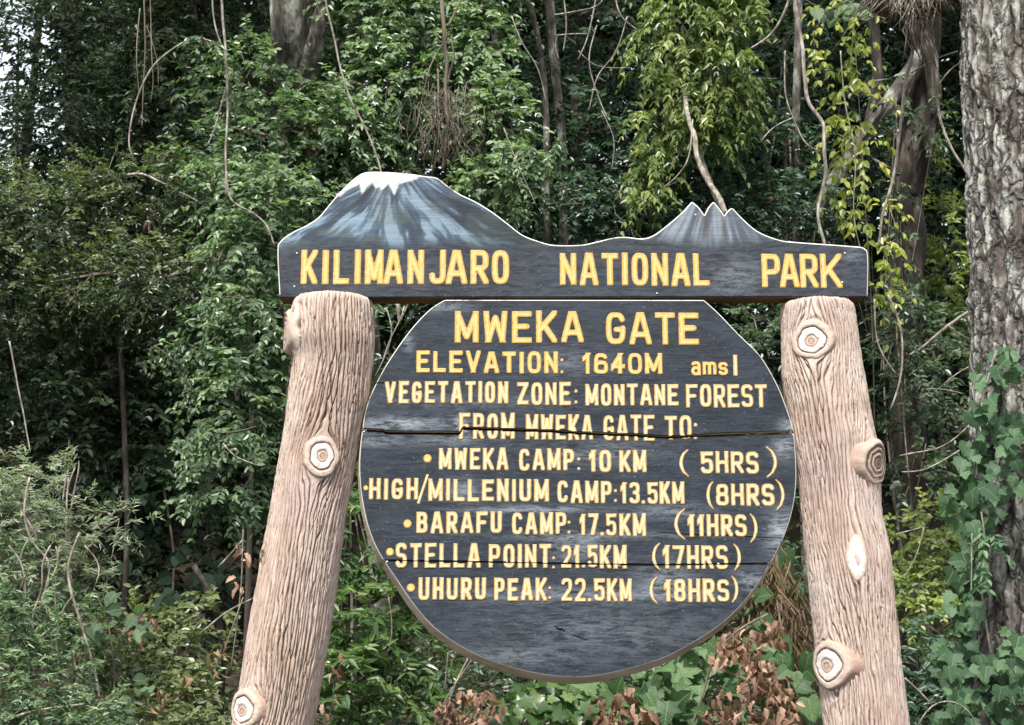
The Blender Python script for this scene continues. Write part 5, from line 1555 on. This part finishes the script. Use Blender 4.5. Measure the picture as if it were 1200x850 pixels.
liana('bare_branch', 'dead crossing twigs at the top centre-right', [L_([(650, 18), (672, 14), (700, 8), (712, -10)], 5.4), L_([(652, 42), (668, 40), (688, 40)], 5.4), L_([(700, -10), (690, 40), (678, 70)], 5.4), L_([(655, 70), (650, 50), (655, 40)], 5.4), L_([(720, -10), (728, 20), (748, 36)], 5.6), L_([(660, -10), (664, 30), (660, 60)], 5.4), L_([(678, 60), (700, 78), (740, 80)], 5.6)], [1.3, 1.2, 1.3, 1.0, 1.2, 1.2, .9], seed=31, cat='twigs', mat=M_LIANA)
liana('fallen_branch', 'grey dead branch showing on the olive shrub at left', [L_([(150, 205), (168, 204), (185, 212), (195, 216)], 6.6), L_([(210, 225), (225, 232), (238, 240)], 6.6)], [2.2, 1.0], seed=32, cat='branch', mat=M_LIANA)
liana('liana', 'looping thin stems right of the pale crooked liana', [L_([(985, 60), (990, 120), (1002, 180), (1000, 250), (1010, 300)], 5.2), L_([(920, 60), (920, 110), (930, 140), (945, 170), (962, 178)], 5.4), L_([(930, 138), (905, 150), (892, 165)], 5.4)], [1.1, 1.3, 1.1], seed=33)
# fine root tangle under the hanging roots
tv = []
for k in range(90):
    x = rng.normal(520, 20); y = rng.uniform(95, 160); pts = [(x, y, 5.5 + rng.normal(0, .12))]
    dx = rng.normal(0, 7)
    for j in range(4):
        x += dx + rng.normal(0, 6); y += rng.uniform(4, 18); dx *= .6
        pts.append((x, y, pts[-1][2] + rng.normal(0, .05)))
    tv.append(tube_arrays(PP(pts, 0), .55 * mpp(5.5), 3, None))
v, f = merge(tv); lc0 = P(520, 130, 5.5)
rt = empty('root_tangle', lc0, 'fuzzy tangle of fine brown rootlets just above the painted peak', 'roots')
o = obj('rootlet', v, f, M_TWIG, rt, off=lc0); o['kind'] = 'stuff'

# epiphyte clump at the top right
cc = P(1062, -18, 3.2); s = mpp(3.2)
ep = empty('epiphyte_clump', cc, 'shaggy brown clump of roots hanging at the top beside the big trunk', 'epiphyte')
th = np.linspace(0, 2 * PI, 40, endpoint=False); ph = np.linspace(.05, PI - .05, 22)
TH, PH = np.meshgrid(th, ph)
rad = 1 + .35 * (fbm(np.cos(TH) * 2 + 4, PH * 3 + np.sin(TH), 71, 4) - .45)
V = cc + np.stack([58 * s * rad * np.sin(PH) * np.cos(TH), 40 * s * rad * np.sin(PH) * np.sin(TH), 46 * s * rad * np.cos(PH)], -1).reshape(-1, 3)
i = np.arange(21)[:, None] * 40; j = np.arange(40)[None]; j2 = (j + 1) % 40
obj('moss_ball', V, np.stack([i + j, i + 40 + j, i + 40 + j2, i + j2], -1).reshape(-1, 4), M_TRUNKD, ep, off=cc)
tv = []
for k in range(150):
    a = rng.uniform(0, PI * 2); x0 = 1062 + 54 * math.cos(a) * rng.uniform(.2, 1); y0 = -8 + 30 * abs(math.sin(a)) * rng.uniform(.2, 1)
    dx = rng.normal((x0 - 1062) * .5, 20); Lr = rng.uniform(6, 34); Y0 = 3.05 + rng.normal(-.08, .08)
    tv.append(tube_arrays(PP([(x0, y0 - 12, Y0), (x0 + dx * .5, y0 + Lr * .3, Y0 - .05), (x0 + dx * .9 + rng.normal(0, 4), y0 + Lr * .8, Y0)], 0), np.array([.9, .7, .35]) * s, 3, None))
for k in range(16):
    x0 = 1078 + rng.normal(0, 8)
    tv.append(tube_arrays(PP([(x0, 10, 3.0), (x0 - 6 + rng.normal(0, 4), 40, 2.98), (x0 + rng.normal(0, 8), 62 + rng.uniform(-10, 25), 3.0)], 0), np.array([1.1, 1.0, .5]) * s, 4, None))
v, f = merge(tv[::3]); o = obj('dry_root', v, f, M_LIANA, ep, off=cc); o['kind'] = 'stuff'
v, f = merge([q_ for i_, q_ in enumerate(tv) if i_ % 3]); o = obj('rootlet', v, f, M_TWIG, ep, off=cc); o['kind'] = 'stuff'
v, f = tube_arrays(PP([(1020, -60, 3.2), (1060, -30, 3.25), (1120, -20, 3.0), (1170, -10, 2.4)], 0), 10 * s, 8, .08)
obj('bough', v, f, M_TRUNKD, ep, off=cc)

# ground cover on the slope
n = 5200
gxp = rng.uniform(-6, 7, n); gyp = rng.uniform(2.2, 9.5, n)
O = np.stack([gxp, gyp, ground_h(gxp, gyp) + .03], 1); T = rng.normal(0, .5, O.shape) + np.array([0, -.2, .9])
V, F, r, info = sprays(O, T, 8, .22, .08, .4, 'kite', .5)
tag(obj('ground_cover', V, F, M_OLIVE, attrs={'rnd': r}, smooth=False), 'low green weeds covering the slope behind the sign', kind='stuff')
n = 5000
gxp = rng.uniform(-6, 7, n); gyp = rng.uniform(.8, 10.5, n)
O = np.stack([gxp, gyp, ground_h(gxp, gyp) + .015], 1); T = rng.normal(0, 1, O.shape) * np.array([1, 1, .15]); Nn = rng.normal(0, .35, O.shape) + np.array([0, 0, 1])
V, F, k = leaf_arrays(O, T, Nn, rng.uniform(.05, .11, n), rng.uniform(.02, .05, n), 'kite', .3, .3)
tag(obj('leaf_litter', V, F, M_DRY, attrs={'rnd': np.repeat(rng.uniform(0, .8, n), k)}, smooth=False), 'brown dead leaves scattered over the forest floor', kind='stuff')

# leafy trailers on some of the lianas
def trailer(name, label, pts, mat, leaf=.06, n=40, nl=8, tl=.14):
    qq = PP(pts, 0); t = rng.uniform(0, len(qq) - 1, n)
    O = np.stack([np.interp(t, np.arange(len(qq)), qq[:, k]) for k in range(3)], 1) + rng.normal(0, .02, (n, 3))
    T = rng.normal(0, .6, (n, 3)) + np.array([0, -.3, -.5])
    V, F, r_, info = sprays(O, T, nl, tl, leaf, .5, 'oval', .7)
    root = empty(name, qq[0], label, 'vine')
    obj('foliage', V, F, mat, root, off=qq[0], attrs={'rnd': r_}, smooth=False)['kind'] = 'stuff'
    v_, f_ = tube_arrays(qq, .004, 4, .08)
    obj('stem', v_, f_, M_TWIG, root, off=qq[0])


trailer('trailing_vine', 'leafy trailing vine draped across the gap from the creeper tree to the right', L_([(575, 175), (600, 170), (625, 185), (650, 180), (655, 160)], 6.8), M_CREEP, .07, 40)
trailer('trailing_vine', 'leafy sprig at the bend of the bowed grey stem', L_([(215, 44), (235, 42), (262, 62)], 4.9), M_CREEP, .055, 14)
trailer('trailing_vine', 'light leafy strand beside the twin-stemmed hanging liana', L_([(272, 80), (280, 120), (300, 110)], 5.2), M_CREEP, .05, 18)
trailer('trailing_vine', 'leafy strand hanging down left of the left post top', L_([(240, 350), (262, 345), (300, 352), (322, 370)], 5.0), M_CREEP, .055, 26)
trailer('trailing_vine', 'loose leafy shoot arching through the dark hollow beside the left post', L_([(180, 405), (200, 415), (215, 435), (222, 470)], 5.2), M_OLIVE, .05, 26)
trailer('trailing_vine', 'sunlit leafy shoots beside the left post at mid height', L_([(215, 520), (245, 505), (275, 510), (300, 500)], 4.6), M_CREEP, .06, 40)
trailer('trailing_vine', 'short ivy shoot hanging free in front of the big trunk low down', L_([(1150, 600), (1158, 640), (1152, 690)], 1.5), M_IVY, .05, 16)

liana('bare_branch', 'pale crooked dead twigs tangled over the lower left foliage', [L_([(35, 560), (28, 600), (40, 640), (60, 660), (52, 700), (60, 740)], 2.5), L_([(95, 625), (80, 660), (84, 700), (100, 745), (112, 790), (118, 850)], 2.45),
      L_([(60, 640), (48, 660), (50, 690), (38, 720), (40, 760)], 2.4), L_([(100, 640), (118, 665), (110, 690)], 2.5), L_([(84, 700), (70, 720), (66, 760), (72, 800)], 2.4), L_([(10, 640), (26, 660), (30, 700), (20, 740)], 2.4)], [1.7, 2.2, 1.4, 1.2, 1.3, 1.3], seed=41, cat='twigs')
liana('hanging_roots', 'thin bundle of brown aerial roots hanging at the upper left', [L_([(168, -20), (170, 40), (169, 90), (166, 150)], 6.0), L_([(176, -20), (177, 50), (180, 95), (176, 120)], 6.0), L_([(164, 10), (160, 60), (163, 110)], 6.0), L_([(172, 30), (184, 70), (186, 100)], 6.0)], [1.2, 1.0, .9, .8], mat=M_TWIG, cat='roots', seed=43)
liana('bare_branch', 'tangled dead twigs in front of the bluish dark tree at top centre', [L_([(600, 20), (612, 50), (630, 80), (640, 120)], 6.0), L_([(700, 30), (690, 70), (700, 110), (712, 140)], 6.2), L_([(735, 20), (722, 60), (700, 90), (690, 130)], 6.2), L_([(705, 130), (720, 165), (716, 200)], 6.2), L_([(590, 150), (610, 200), (628, 240)], 6.0)], [1.1, 1.1, 1.0, .8, 1.0], seed=45, cat='twigs')

# bushes that go on beyond the left and right edges of the picture
plant('leafy_shrub', 'olive shrub standing just outside the left edge', 'shrub',
      [(-230, 330, 8.4, 150, 110, .9), (-260, 520, 7.6, 150, 110, .9), (-200, 680, 6.0, 130, 90, .7)], M_OLIVE, dens=30, nl=10, tl=.3, leaf=.1, base=(-230, 8.8), stem_r=.04)
plant('forest_tree', 'dark tree standing outside the left edge', 'tree',
      [(-420, 100, 11, 140, 160, 1.), (-450, 350, 11, 150, 130, 1.), (-420, 560, 10, 140, 120, 1.)], M_DARK, dens=24, nl=10, tl=.35, leaf=.13, base=(-420, 11.6), stem_r=.12, stem_mat=M_TRUNKD)
plant('forest_tree', 'dark tree standing outside the right edge', 'tree',
      [(1330, 100, 8, 130, 160, .9), (1340, 350, 7.6, 130, 130, .9), (1320, 620, 6, 120, 130, .8)], M_DARK, dens=28, nl=10, tl=.33, leaf=.11, base=(1330, 8.6), stem_r=.1, stem_mat=M_TRUNKD)
